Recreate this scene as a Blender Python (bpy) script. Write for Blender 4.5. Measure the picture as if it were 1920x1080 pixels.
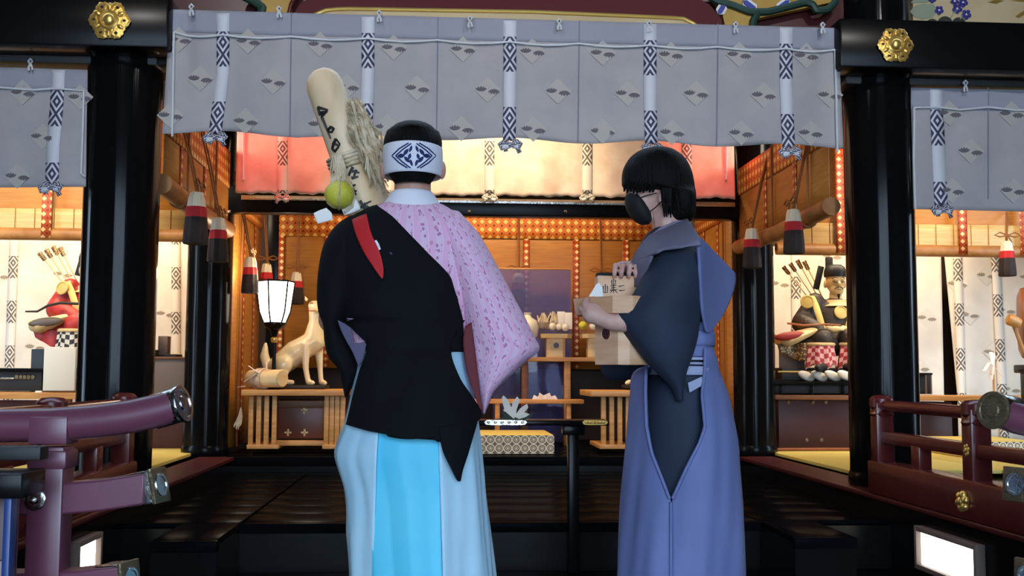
import bpy, bmesh, math, random
from mathutils import Vector, Matrix
import numpy as np
random.seed(7)
PI = math.pi
for o in list(bpy.data.objects): bpy.data.objects.remove(o)
scene = bpy.context.scene
COL = scene.collection

# ------------------------------------------------------------------ camera
F = 2000.0                                    # focal length in pixels of the 1920 px wide frame
YAW = math.atan(130 / F); PIT = math.atan(160 / F); ROL = math.radians(.25)
CAM = Vector((0, 0, .9))
fwd = Vector((math.sin(YAW) * math.cos(PIT), math.cos(YAW) * math.cos(PIT), math.sin(PIT)))
rgt = Vector((math.cos(YAW), -math.sin(YAW), 0)); upv = rgt.cross(fwd)
rgt, upv = rgt * math.cos(ROL) + upv * math.sin(ROL), upv * math.cos(ROL) - rgt * math.sin(ROL)
cd = bpy.data.cameras.new('camera'); cam = bpy.data.objects.new('camera', cd); COL.objects.link(cam)
cd.sensor_width = 36; cd.lens = 36 * F / 1920; cd.clip_start = .05; cd.clip_end = 300
m = Matrix((rgt, upv, -fwd)).transposed().to_4x4(); m.translation = CAM
cam.matrix_world = m
scene.camera = cam

# ------------------------------------------------------------------ world and large lights
scene.view_settings.view_transform = 'Standard'; scene.view_settings.look = 'None'
scene.view_settings.gamma = 1; scene.view_settings.use_curve_mapping = False
scene.view_settings.exposure = 0.0
W = bpy.data.worlds.new('world'); scene.world = W; W.use_nodes = True
W.node_tree.nodes['Background'].inputs[0].default_value = (.58, .77, 1.0, 1)
W.node_tree.nodes['Background'].inputs[1].default_value = 12.0

def lamp(name, kind, loc, power, col, size=.3, target=None, spot=None, sy=None):
    d = bpy.data.lights.new(name, kind); d.energy = power; d.color = col
    if kind == 'AREA':
        d.size = size
        if sy: d.shape = 'RECTANGLE'; d.size_y = sy
    elif kind in ('POINT', 'SPOT'): d.shadow_soft_size = size
    if spot: d.spot_size = math.radians(spot); d.spot_blend = .8
    o = bpy.data.objects.new(name, d); COL.objects.link(o); o.location = loc
    if target is not None:
        o.rotation_euler = (Vector(target) - Vector(loc)).to_track_quat('-Z', 'Y').to_euler()
    return o
WARM = (1.0, .72, .42); WARM2 = (1.0, .80, .56); RED = (1.0, .12, .10)
# hall ceiling lamps (behind the hanging cloth, above the altar and in each side bay) and porch spots
lamp('lamp_bay', 'SPOT', (.3, 6.35, 3.2), 150, WARM2, .12, (.3, 7.35, 2.25), 92)
lamp('lamp_hall', 'AREA', (.35, 6.5, 3.2), 16, WARM, .8, (.35, 7.0, 0))
lamp('lamp_altar', 'AREA', (.35, 8.0, 2.75), 37, WARM, 1.6, (.35, 8.6, 1.0), sy=.3)
for nm, x in (('west', -2.75), ('east', 3.35)):
    lamp('lamp_side_' + nm, 'AREA', (x, 6.5, 2.75), 42, WARM2, .6, (x, 8.5, 1.1))
    lamp('lamp_rear_' + nm, 'AREA', (x, 8.05, 2.5), 46, WARM2, 1.8, (x, 8.75, 1.2), sy=.25)
lamp('lamp_red_west', 'SPOT', (-1.2, 6.7, 2.9), 38, RED, .05, (-1.1, 7.35, 2.3), 70)
lamp('lamp_red_east', 'SPOT', (1.95, 6.7, 2.9), 38, RED, .05, (1.85, 7.35, 2.3), 70)
for x in (-1.3, 2.0): lamp('lamp_porch', 'SPOT', (x, 2.3, 3.75), 95, (1, .95, .9), .05, (.35 + (x - .35) * .8, 5.3, 2.3), 95)

# ------------------------------------------------------------------ pixel -> place helpers
def ray(x, y): return fwd + rgt * ((x - 960) / F) - upv * ((y - 540) / F)
def at(x, y, Y): d = ray(x, y); return CAM + d * ((Y - CAM.y) / d.y)
def atz(x, y, z): d = ray(x, y); return CAM + d * ((z - CAM.z) / d.z)
def atx(x, y, X): d = ray(x, y); return CAM + d * ((X - CAM.x) / d.x)
def pxm(Y): return Y / F                       # metres per pixel at depth Y

# ------------------------------------------------------------------ materials
def c(r, g, b):
    f = lambda v: (v / 255 / 12.92) if v / 255 <= .04045 else ((v / 255 + .055) / 1.055) ** 2.4
    return (f(r), f(g), f(b), 1)
class S:
    """tiny wrapper: socket arithmetic"""
    def __init__(s, g, k): s.g = g; s.k = k
    def _m(s, op, o=None, o2=None):
        n = s.g.nt.nodes.new('ShaderNodeMath'); n.operation = op
        for i, q in enumerate((s, o, o2)):
            if q is None: continue
            if isinstance(q, S): s.g.nt.links.new(q.k, n.inputs[i])
            else: n.inputs[i].default_value = q
        return S(s.g, n.outputs[0])
    def __add__(s, o): return s._m('ADD', o)
    def __sub__(s, o): return s._m('SUBTRACT', o)
    def __mul__(s, o): return s._m('MULTIPLY', o)
    def __truediv__(s, o): return s._m('DIVIDE', o)
    def fr(s): return s._m('FRACT')
    def ab(s): return s._m('ABSOLUTE')
    def gt(s, o): return s._m('GREATER_THAN', o)
    def lt(s, o): return s._m('LESS_THAN', o)
    def mn(s, o): return s._m('MINIMUM', o)
    def mx(s, o): return s._m('MAXIMUM', o)
    def fl(s): return s._m('FLOOR')
    def sin(s): return s._m('SINE')
    def sq(s): return s._m('SQRT')
    def mod(s, o): return s._m('MODULO', o)
class G:
    def __init__(s, nt): s.nt = nt; s.L = nt.links
    def _co(s, out):
        n = s.nt.nodes.new('ShaderNodeTexCoord'); return n.outputs[out]
    def xyz(s, out='UV'):
        n = s.nt.nodes.new('ShaderNodeSeparateXYZ'); s.L.new(s._co(out), n.inputs[0])
        return [S(s, n.outputs[i]) for i in range(3)]
    def vec(s, out='Object', scale=(1, 1, 1)):
        n = s.nt.nodes.new('ShaderNodeMapping'); n.inputs['Scale'].default_value = scale
        s.L.new(s._co(out), n.inputs[0]); return n.outputs[0]
    def noise(s, scale=5, out='Object', sv=(1, 1, 1), detail=3):
        n = s.nt.nodes.new('ShaderNodeTexNoise'); n.inputs['Scale'].default_value = scale
        n.inputs['Detail'].default_value = detail; s.L.new(s.vec(out, sv), n.inputs['Vector'])
        return S(s, n.outputs[0])
    def voro(s, scale, out='UV', sv=(1, 1, 1), rnd=1.0):
        n = s.nt.nodes.new('ShaderNodeTexVoronoi'); n.inputs['Scale'].default_value = scale
        n.inputs['Randomness'].default_value = rnd
        s.L.new(s.vec(out, sv), n.inputs['Vector']); return S(s, n.outputs['Distance']), n.outputs['Color']
    def mix(s, f, a, b):
        n = s.nt.nodes.new('ShaderNodeMix'); n.data_type = 'RGBA'
        if isinstance(f, S): s.L.new(f.k, n.inputs[0])
        else: n.inputs[0].default_value = f
        for i, q in ((6, a), (7, b)):
            if isinstance(q, tuple): n.inputs[i].default_value = q
            else: s.L.new(q, n.inputs[i])
        return n.outputs[2]
    def ramp(s, f, lo, hi):
        n = s.nt.nodes.new('ShaderNodeMapRange'); n.inputs[1].default_value = lo; n.inputs[2].default_value = hi
        s.L.new(f.k, n.inputs[0]); return S(s, n.outputs[0])
M = {}
def mat(name, col, rough=.6, metal=0, coat=0, fn=None, bump=None, emit=None, spec=.5, sheen=0, trans=0, alpha=1, sss=0):
    """fn(g) -> colour socket; bump = (scale, strength, stretch) or fn"""
    mt = bpy.data.materials.new(name); mt.use_nodes = True; nt = mt.node_tree
    b = nt.nodes['Principled BSDF']; I = b.inputs
    I['Base Color'].default_value = col; I['Roughness'].default_value = rough; I['Metallic'].default_value = metal
    I['Coat Weight'].default_value = coat; I['Coat Roughness'].default_value = .06
    I['Specular IOR Level'].default_value = spec; I['Sheen Weight'].default_value = sheen
    I['Transmission Weight'].default_value = trans; I['Alpha'].default_value = alpha
    if sss: I['Subsurface Weight'].default_value = sss; I['Subsurface Radius'].default_value = (.02, .008, .005); I['Subsurface Scale'].default_value = .5
    g = G(nt)
    if fn: nt.links.new(fn(g), I['Base Color'])
    if bump:
        bn = nt.nodes.new('ShaderNodeBump'); bn.inputs['Strength'].default_value = bump[1]; bn.inputs['Distance'].default_value = .01
        h = g.noise(bump[0], 'Object', bump[2] if len(bump) > 2 else (1, 1, 1))
        nt.links.new(h.k, bn.inputs['Height']); nt.links.new(bn.outputs[0], I['Normal'])
    if emit: I['Emission Color'].default_value = emit[0]; I['Emission Strength'].default_value = emit[1]
    M[name] = mt; return mt
def mottled(a, b, scale=4, sv=(1, 1, 1), lo=.35, hi=.65, out='Object'):
    return lambda g: g.mix(g.ramp(g.noise(scale, out, sv), lo, hi), a, b)

BLK = (.0045, .0045, .005, 1)
mat('lacquer', BLK, .13, bump=(2.6, .22, (14, 14, .18)), spec=.11)
mat('lacquer_flat', BLK, .24, spec=.12)
mat('lacquer_floor', (.003, .0035, .005, 1), .22, spec=.004, bump=(3, .02, (.6, 5, 5)))
mat('matte_black', (.006, .006, .006, 1), .55)
mat('maroon', c(92, 33, 32), .26, fn=mottled(c(90, 32, 32), c(100, 38, 36), 3))
mat('maroon_sky_sheen', c(106, 56, 76), .36, spec=.6, fn=mottled(c(104, 54, 74), c(112, 62, 80), 3))  # maroon paint with the blue sky sheen put into its colour
mat('maroon_matte', c(88, 32, 36), .6, spec=.2)
mat('maroon_dark', c(74, 20, 24), .35)
mat('vermilion_dim', c(82, 18, 20), .4)
mat('gold', c(226, 180, 92), .36, .75, bump=(60, .5))
mat('gold_smooth', c(228, 190, 104), .3, .75)
mat('silver', c(205, 203, 196), .26, 1, bump=(70, .25))
mat('bronze', c(118, 104, 78), .4, .6, bump=(90, .7))
mat('yellow_paint', c(190, 148, 52), .5, fn=mottled(c(190, 148, 52), c(172, 130, 40), 8))
mat('green_paint', c(30, 62, 50), .5)
mat('blue_paint', c(34, 48, 150), .5)
mat('white_paint', c(225, 225, 225), .5)
mat('cream_paint', c(206, 184, 142), .6, fn=mottled(c(210, 188, 146), c(196, 172, 130), 3))
mat('leaf_pale', c(150, 158, 132), .6); mat('leaf_dark', c(48, 46, 42), .6); mat('flower_violet', c(48, 40, 132), .6)
mat('cloth_grey', c(168, 169, 180), .75, sheen=.15, fn=mottled(c(168, 163, 166), c(178, 172, 173), 5), bump=(16, .22))
mat('cloth_hem', c(134, 136, 150), .8); mat('cloth_top', c(158, 158, 170), .75, bump=(16, .2))
mat('print_pale', c(184, 178, 172), .8); mat('print_dark', c(104, 98, 104), .8); mat('print_tan', c(150, 140, 120), .8)
mat('rope_white', c(214, 214, 218), .8)
mat('cloth_cream', c(225, 205, 182), .55, sheen=.3, fn=mottled(c(228, 206, 186), c(214, 186, 164), 7), bump=(9, .5))
mat('cloth_white', c(226, 216, 200), .8, fn=mottled(c(230, 220, 204), c(214, 202, 184), 3), bump=(7, .2))
def ribbon(na, wh):
    def fn(g):
        u, v, _ = g.xyz('UV'); p = v.fr(); q = (p * 2.9 + .05).fr()
        a = (u - .5).ab() * 2.0; b = (q - .5).ab() * 2.0
        st = ((a + b * 1.25) * 1.3 + .12).fr().gt(.46)
        return g.mix(st * p.lt(.5), wh, na)
    return fn
mat('ribbon', c(220, 220, 226), .7, fn=ribbon(c(58, 60, 88), c(216, 216, 224)))
mat('ribbon_warm', c(220, 210, 196), .7, fn=ribbon(c(104, 94, 84), c(228, 218, 202)))
def lattice(bg, fg, mid, cell):
    def fn(g):
        u, v, _ = g.xyz('UV'); U = u * (1 / cell); V = v * (1 / cell)
        d = (U.fr() - .5).ab() + (V.fr() - .5).ab()
        d2 = ((U + .5).fr() - .5).ab() + ((V + .5).fr() - .5).ab()
        k = g.mix(d.lt(.34), bg, fg)
        k = g.mix(d.lt(.40) * d.gt(.34), k, mid)
        return g.mix(d2.lt(.20), k, mid)
    return fn
mat('lattice', c(190, 100, 20), .55, fn=lattice(c(200, 104, 22), c(244, 196, 110), c(120, 46, 14), .068))
mat('lattice_strip', c(190, 100, 20), .55, fn=lattice(c(176, 70, 24), c(246, 206, 140), c(120, 36, 14), .055))
def bamboo(a, b, d):
    def fn(g):
        u, v, _ = g.xyz('UV'); l = (v * 90.0).fr().lt(.25)
        n = g.ramp(g.noise(3, 'UV', (1.5, 14, 1)), .3, .7)
        return g.mix(l * .35, g.mix(n, a, b), d)
    return fn
mat('blind', c(196, 138, 62), .5, fn=bamboo(c(190, 128, 52), c(170, 106, 36), c(110, 64, 20)))
mat('blind_pale', c(212, 178, 120), .5, fn=bamboo(c(216, 184, 126), c(198, 160, 98), c(130, 96, 50)))
mat('silk_roll', c(176, 122, 66), .5, fn=mottled(c(180, 126, 70), c(150, 98, 48), 9))
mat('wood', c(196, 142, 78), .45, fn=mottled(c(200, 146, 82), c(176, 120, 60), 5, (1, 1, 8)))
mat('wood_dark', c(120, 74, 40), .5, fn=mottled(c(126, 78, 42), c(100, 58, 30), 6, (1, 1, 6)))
mat('wood_pale', c(222, 194, 140), .5, fn=mottled(c(226, 200, 148), c(210, 178, 122), 5, (1, 1, 6)))
mat('wood_box', c(226, 180, 144), .55, fn=mottled(c(230, 184, 148), c(212, 160, 120), 5, (1, 1, 6)))
mat('log_wood', c(226, 200, 164), .55, fn=mottled(c(230, 206, 172), c(214, 182, 140), 4, (3, 3, .7)))
mat('chest_red', c(104, 48, 24), .4, fn=mottled(c(108, 50, 26), c(88, 38, 18), 4))
mat('chest_maroon', c(66, 26, 24), .4)
mat('ink', c(24, 16, 18), .6)
mat('straw', c(206, 188, 160), .85, fn=mottled(c(214, 198, 172), c(180, 156, 122), 30))
mat('citrus', c(206, 200, 70), .45, bump=(160, .4), fn=mottled(c(212, 206, 76), c(190, 180, 48), 8))
mat('paper', c(236, 232, 228), .7); mat('lamp_paper', (1, .96, .9, 1), .6, emit=((1, .90, .74, 1), 6.0))
mat('panel_light', (1, 1, .95, 1), .6, emit=((1, .97, .86, 1), 4.5))
mat('porcelain', c(232, 224, 206), .25)
mat('fox_white', c(226, 206, 160), .3, coat=.4)
mat('fox_red', c(160, 30, 26), .5)
mat('tassel_white', c(232, 214, 182), .8, bump=(60, .5, (4, 4, .5))); mat('tassel_red', c(190, 26, 34), .75, bump=(60, .5, (4, 4, .5)))
mat('tassel_black', c(42, 28, 24), .8, bump=(60, .6, (4, 4, .5))); mat('cord_brown', c(140, 84, 40), .7)
mat('tatami', c(206, 182, 96), .7, fn=lambda g: g.mix((g.xyz('Object')[0] * 120.0).fr().lt(.3) * .3, c(210, 188, 100), c(176, 150, 70)))
def rings(bg, fg, cell):
    def fn(g):
        u, v, _ = g.xyz('UV'); x = (u * (1 / cell)).fr() - .5; y = (v * (1 / cell)).fr() - .5
        r = (x * x + y * y).sq()
        k = g.mix(r.lt(.52) * r.gt(.38), bg, fg); k = g.mix(r.lt(.26) * r.gt(.20), k, fg)
        return g.mix(r.lt(.13), k, fg)
    return fn
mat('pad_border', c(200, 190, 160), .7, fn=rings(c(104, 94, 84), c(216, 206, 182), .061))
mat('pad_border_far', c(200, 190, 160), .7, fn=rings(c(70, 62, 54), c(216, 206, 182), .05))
mat('skin', c(196, 150, 128), .5, sss=.12, fn=mottled(c(198, 152, 130), c(184, 134, 112), 18))
mat('skin_pale', c(206, 164, 150), .5, sss=.12, fn=mottled(c(208, 166, 152), c(196, 148, 134), 18))
mat('hair', (.003, .003, .003, 1), .6, spec=.12, bump=(30, .7, (6, 6, .6)))
mat('eye_white', c(230, 226, 220), .3)
mat('black_cloth', c(11, 11, 15), .9, spec=.2, fn=mottled(c(10, 10, 14), c(14, 14, 19), 6), bump=(5, .3))
mat('mask_black', c(16, 15, 20), .8)
mat('red_cloth', c(196, 26, 34), .7); mat('crimson', c(98, 12, 28), .7)
mat('white_cotton', c(226, 224, 234), .8, bump=(20, .1))
mat('lining', c(86, 80, 106), .8)
mat('navy_print', c(24, 34, 92), .75)
def pinkfn(g):
    u, v, _ = g.xyz('UV')
    band = ((u * 16.0).fr() - .5).ab().lt(.21)
    d, _c = g.voro(62, 'UV'); dots = d.lt(.36) * band
    d2, _c2 = g.voro(26, 'UV'); dots2 = d2.lt(.20)
    base = g.mix(band, c(226, 174, 206), c(222, 190, 214))
    base = g.mix(dots, base, c(182, 116, 158)); base = g.mix(dots2 * .6, base, c(206, 110, 146))
    edge = ((u * 16.0 + .21).fr() - .5).ab().gt(.47)
    return g.mix(edge * .6, base, c(236, 214, 230))
mat('pink_kimono', c(226, 176, 206), .75, fn=pinkfn, bump=(6, .25))
mat('hakama_pale', c(186, 214, 234), .65, bump=(5, .25), fn=mottled(c(184, 220, 236), c(172, 212, 232), 3))
mat('hakama_cyan', c(92, 196, 236), .6, bump=(5, .2), fn=mottled(c(96, 208, 236), c(80, 196, 232), 3))
mat('navy_cloth', c(34, 44, 66), .8, fn=mottled(c(34, 44, 66), c(26, 36, 56), 5), bump=(6, .25))
mat('bluegrey', c(106, 116, 164), .72, fn=mottled(c(108, 118, 168), c(98, 108, 154), 4), bump=(6, .25))
mat('greyvest', c(112, 108, 128), .75, fn=mottled(c(114, 110, 130), c(104, 100, 122), 5), bump=(8, .2))
mat('obi', c(150, 156, 186), .7)
mat('robe_black', c(58, 48, 42), .55, fn=lambda g: g.mix(g.voro(34, 'Object')[0].lt(.22), c(56, 46, 40), c(96, 80, 56)), bump=(14, .6))
mat('robe_red', c(176, 40, 34), .55, fn=mottled(c(180, 44, 36), c(140, 24, 22), 9), bump=(14, .6))
mat('robe_lining', c(148, 34, 24), .5); mat('robe_lining_grey', c(96, 84, 74), .5)
mat('brocade', c(170, 130, 60), .5, fn=lambda g: g.mix(g.voro(60, 'Object')[0].lt(.35), c(96, 66, 30), c(206, 168, 92)))
mat('trim_cream', c(222, 186, 128), .5); mat('strap_yellow', c(214, 184, 98), .5); mat('crest_gold', c(200, 170, 92), .45)
mat('statue_skin', c(228, 196, 136), .4, coat=.2)
def checks(a, b, s):
    def fn(g):
        u, v, _ = g.xyz('UV'); k = ((u * s).fl() + (v * s).fl()).mod(2.0).ab().gt(.5)
        return g.mix(k, a, b)
    return fn
mat('check_red', c(200, 90, 84), .6, fn=checks(c(168, 44, 46), c(228, 168, 156), 30))
mat('check_black', c(120, 110, 100), .6, fn=checks(c(28, 22, 20), c(206, 198, 182), 30))
mat('bone', c(236, 228, 212), .4)
mat('white_panel', c(214, 206, 190), .6)
mat('taupe', c(112, 96, 88), .6)
mat('drum_wood', c(150, 86, 44), .4, fn=mottled(c(156, 90, 46), c(130, 70, 34), 5))
mat('blue_edge', c(30, 58, 120), .4)
mat('leaf_green', c(52, 70, 52), .5); mat('petal', c(250, 246, 236), .55)
mat('wall_dark', c(52, 34, 24), .7); mat('ceiling_wood', c(70, 46, 30), .7, fn=mottled(c(74, 48, 32), c(54, 34, 22), 3, (8, 1, 1)))
mat('gravel', c(206, 206, 204), .9, fn=mottled(c(214, 214, 212), c(186, 186, 186), 14))
mt = mat('acrylic', c(128, 130, 190), .03)  # blue daylight reflection put into the base colour and the transparent tint
nt = mt.node_tree; bs = nt.nodes['Principled BSDF']; bs.inputs['Specular IOR Level'].default_value = 0
tr = nt.nodes.new('ShaderNodeBsdfTransparent'); tr.inputs[0].default_value = (.72, .72, .86, 1)
gl = nt.nodes.new('ShaderNodeBsdfGlossy'); gl.inputs['Roughness'].default_value = .02
fr = nt.nodes.new('ShaderNodeFresnel'); fr.inputs[0].default_value = 1.36
m1 = nt.nodes.new('ShaderNodeMixShader'); m1.inputs[0].default_value = .30; nt.links.new(tr.outputs[0], m1.inputs[1]); nt.links.new(bs.outputs[0], m1.inputs[2])
m2 = nt.nodes.new('ShaderNodeMixShader'); nt.links.new(fr.outputs[0], m2.inputs[0]); nt.links.new(m1.outputs[0], m2.inputs[1]); nt.links.new(gl.outputs[0], m2.inputs[2])
nt.links.new(m2.outputs[0], nt.nodes['Material Output'].inputs[0])

# ------------------------------------------------------------------ mesh helpers
class MB:
    def __init__(s): s.v = []; s.f = []; s.uv = []
    def add(s, v, f, uv=None):
        o = len(s.v); s.v += [tuple(p) for p in v]; s.f += [tuple(i + o for i in q) for q in f]
        s.uv += (uv if uv else [None] * len(f)); return s
    def grid(s, P, uvs=None, cu=False, cv=False):
        """P[j][i] points"""
        nj = len(P); ni = len(P[0]); v = [p for r in P for p in r]; f = []; uv = []
        for j in range(nj if cv else nj - 1):
            for i in range(ni if cu else ni - 1):
                a, b = (j, i), (j, (i + 1) % ni); d, e = ((j + 1) % nj, i), ((j + 1) % nj, (i + 1) % ni)
                f.append(tuple(q[0] * ni + q[1] for q in (a, b, e, d)))
                uv.append([uvs[q[0]][q[1]] for q in (a, b, e, d)] if uvs else None)
        return s.add(v, f, uv)
    def box(s, ce, sz, bev=0.0, rz=0, rot=None):
        x, y, z = [q / 2 for q in sz]; ce = Vector(ce); R = rot if rot else Matrix.Rotation(rz, 3, 'Z')
        bev = min(bev, min(x, y, z) * .9)
        if bev <= 0:
            v = [R @ Vector((i * x, j * y, k * z)) + ce for i in (-1, 1) for j in (-1, 1) for k in (-1, 1)]
            f = [(0, 1, 3, 2), (4, 6, 7, 5), (0, 4, 5, 1), (2, 3, 7, 6), (0, 2, 6, 4), (1, 5, 7, 3)]
            return s.add(v, f)
        bm = bmesh.new(); bmesh.ops.create_cube(bm, size=2)
        for q in bm.verts: q.co = Vector((q.co.x * x, q.co.y * y, q.co.z * z))
        bmesh.ops.bevel(bm, geom=bm.edges[:], offset=bev, segments=2, affect='EDGES', profile=.5)
        bm.verts.index_update(); v = [R @ q.co + ce for q in bm.verts]; f = [[w.index for w in q.verts] for q in bm.faces]; bm.free()
        return s.add(v, f)
    def bar(s, a, b, w, h, bev=0):
        a = Vector(a); b = Vector(b); d = b - a
        R = d.to_track_quat('Y', 'Z').to_matrix()
        return s.box((a + b) / 2, (w, d.length, h), bev, rot=R)
    def tube(s, path, r, n=8, caps=True, flat=1.0):
        path = [Vector(p) for p in path]; m = len(path); rr = r if isinstance(r, (list, tuple)) else [r] * m
        P = []; N = None
        for i, p in enumerate(path):
            t = (path[min(i + 1, m - 1)] - path[max(i - 1, 0)])
            t = t.normalized() if t.length > 1e-9 else Vector((0, 0, 1))
            if N is None:
                N = t.orthogonal().normalized()
                if abs(t.y) < .9: N = (Vector((0, 1, 0)) - t * t.y).normalized()
            N = (N - t * N.dot(t)); N = N.normalized() if N.length > 1e-6 else t.orthogonal().normalized()
            B = t.cross(N)
            P.append([p + (N * math.cos(k * 2 * PI / n) * flat + B * math.sin(k * 2 * PI / n)) * rr[i] for k in range(n)])
        s.grid(P, cu=True)
        if caps:
            o = len(s.v); q = m * n
            s.f.append(tuple(o - q + k for k in range(n))[::-1]); s.f.append(tuple(o - n + k for k in range(n))); s.uv += [None, None]
        return s
    def lathe(s, prof, ce, n=20, axis=None, lob=None):
        """prof [(r,h)] around axis through ce"""
        ce = Vector(ce); ax = Vector(axis or (0, 0, 1)).normalized(); q = ax.to_track_quat('Z', 'Y').to_matrix()
        P = [[ce + q @ Vector((r * (lob(k / n, r) if lob else 1) * math.cos(2 * PI * k / n), r * (lob(k / n, r) if lob else 1) * math.sin(2 * PI * k / n), h)) for k in range(n)] for r, h in prof]
        s.grid(P, cu=True); o = len(s.v); t = len(prof) * n
        if prof[0][0] > 1e-5: s.f.append(tuple(o - t + k for k in range(n))[::-1]); s.uv.append(None)
        if prof[-1][0] > 1e-5: s.f.append(tuple(o - n + k for k in range(n))); s.uv.append(None)
        return s
    def ell(s, ce, r, n=14, m=9, rot=None):
        ce = Vector(ce); R = rot or Matrix.Identity(3); P = []
        for j in range(m + 1):
            a = -PI / 2 + PI * j / m; ca = max(math.cos(a), .002)
            P.append([ce + R @ Vector((r[0] * ca * math.cos(2 * PI * k / n), r[1] * ca * math.sin(2 * PI * k / n), r[2] * math.sin(a))) for k in range(n)])
        s.grid(P, cu=True); o = len(s.v); t = (m + 1) * n
        s.f.append(tuple(o - t + k for k in range(n))[::-1]); s.f.append(tuple(o - n + k for k in range(n))); s.uv += [None, None]
        return s
    def cap(s, a, ra, b, rb, n=12):
        """tapered capsule"""
        a = Vector(a); b = Vector(b); d = (b - a); L = max(d.length, 1e-6); q = d.to_track_quat('Z', 'Y').to_matrix()
        prof = [(max(ra * math.cos(t), .0008), -ra * math.sin(t)) for t in (1.5, 1.0, .5, 0)] + [(max(rb * math.cos(t), .0008), L + rb * math.sin(t)) for t in (0, .5, 1.0, 1.5)]
        P = [[a + q @ Vector((r * math.cos(2 * PI * k / n), r * math.sin(2 * PI * k / n), h)) for k in range(n)] for r, h in prof]
        s.grid(P, cu=True); o = len(s.v); t = 8 * n
        s.f.append(tuple(o - t + k for k in range(n))[::-1]); s.f.append(tuple(o - n + k for k in range(n))); s.uv += [None, None]
        return s
    def prism(s, front, off):
        """front: 3D polygon, off: extrusion vector"""
        n = len(front); off = Vector(off); fr = [Vector(p) for p in front]
        v = fr + [p + off for p in fr]
        f = [tuple(range(n)), tuple(range(2 * n - 1, n - 1, -1))] + [(i, n + i, n + (i + 1) % n, (i + 1) % n) for i in range(n)]
        return s.add(v, f)
    def build(s, name, material, parent=None, label=None, smooth=40, loc=None, mods=None):
        base = Vector(loc) if loc is not None else (parent_base(parent) if parent else Vector((0, 0, 0)))
        me = bpy.data.meshes.new(name)
        me.from_pydata([Vector(p) - base for p in s.v], [], s.f)
        if any(u is not None for u in s.uv):
            ul = me.uv_layers.new(name='UVMap')
            for p, u in zip(me.polygons, s.uv):
                if u:
                    for k, li in enumerate(p.loop_indices): ul.data[li].uv = u[k]
        bm = bmesh.new(); bm.from_mesh(me); bmesh.ops.recalc_face_normals(bm, faces=bm.faces[:]); bm.to_mesh(me); bm.free()
        if smooth:
            me.shade_smooth(); me.set_sharp_from_angle(angle=math.radians(smooth))
        me.materials.append(M[material] if isinstance(material, str) else material)
        o = bpy.data.objects.new(name, me); COL.objects.link(o)
        if parent:
            o.parent = parent; o['base'] = list(base)
        else:
            o.location = base; o['base'] = list(base)
        if label: o['label'] = label
        return o
def parent_base(p): return Vector(p['base'])
def solid(o, t, off=1):
    md = o.modifiers.new('solid', 'SOLIDIFY'); md.thickness = t; md.offset = off; return o
def thing(name, label, cat, loc, group=None):
    o = bpy.data.objects.new(name, None); COL.objects.link(o); o.location = loc; o['base'] = list(Vector(loc))
    o.empty_display_size = .05; o['label'] = label; o['category'] = cat
    if group: o['group'] = group
    return o
def tag(o, label, cat, group=None):
    o['label'] = label; o['category'] = cat
    if group: o['group'] = group
    return o
def struct(o): o['kind'] = 'structure'; return o
def blob(parts, voxel, name, material, parent=None, sm=3, label=None):
    """one continuous surface grown round capsules ('c', a, ra, b, rb) and ellipsoids ('e', centre, radii[, rot])"""
    mb = MB()
    for p in parts:
        if p[0] == 'c': mb.cap(*p[1:])
        else: mb.ell(p[1], p[2], 16, 11, p[3] if len(p) > 3 else None)
    base = parent_base(parent) if parent else Vector((0, 0, 0))
    tmp = mb.build('tmp', 'skin', None)
    r = tmp.modifiers.new('r', 'REMESH'); r.mode = 'VOXEL'; r.voxel_size = voxel
    if sm: q = tmp.modifiers.new('s', 'SMOOTH'); q.factor = .5; q.iterations = sm
    dg = bpy.context.evaluated_depsgraph_get(); me = bpy.data.meshes.new_from_object(tmp.evaluated_get(dg))
    bpy.data.objects.remove(tmp)
    me.transform(Matrix.Translation(-base)); me.name = name; me.materials.clear(); me.materials.append(M[material])
    me.shade_smooth()
    o = bpy.data.objects.new(name, me); COL.objects.link(o); o['base'] = list(base)
    if parent: o.parent = parent
    if label: o['label'] = label
    return o
def dup(o, d):
    """copy a thing with parts and sub-parts, moved by d"""
    r = o.copy(); COL.objects.link(r); r.location = o.location + Vector(d)
    for ch in list(o.children):
        k = ch.copy(); COL.objects.link(k); k.parent = r
        for gch in list(ch.children):
            q = gch.copy(); COL.objects.link(q); q.parent = k
    return r
def interp(rows, y):
    ys = [r[0] for r in rows]; return [float(np.interp(y, ys, [r[k] for r in rows])) for k in range(1, len(rows[0]))]
def smooth_interp(rows, y):
    """Catmull-Rom through rows"""
    n = len(rows); y = min(max(y, rows[0][0]), rows[-1][0])
    i = 0
    while i < n - 2 and y > rows[i + 1][0]: i += 1
    a, b = rows[i], rows[i + 1]; p = rows[max(i - 1, 0)]; q = rows[min(i + 2, n - 1)]
    h = b[0] - a[0]; t = (y - a[0]) / h; out = []
    for k in range(1, len(a)):
        ma = (b[k] - p[k]) / max(b[0] - p[0], 1e-6) * h; mb_ = (q[k] - a[k]) / max(q[0] - a[0], 1e-6) * h
        out.append((2 * t**3 - 3 * t**2 + 1) * a[k] + (t**3 - 2 * t**2 + t) * ma + (-2 * t**3 + 3 * t**2) * b[k] + (t**3 - t**2) * mb_)
    return out
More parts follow.
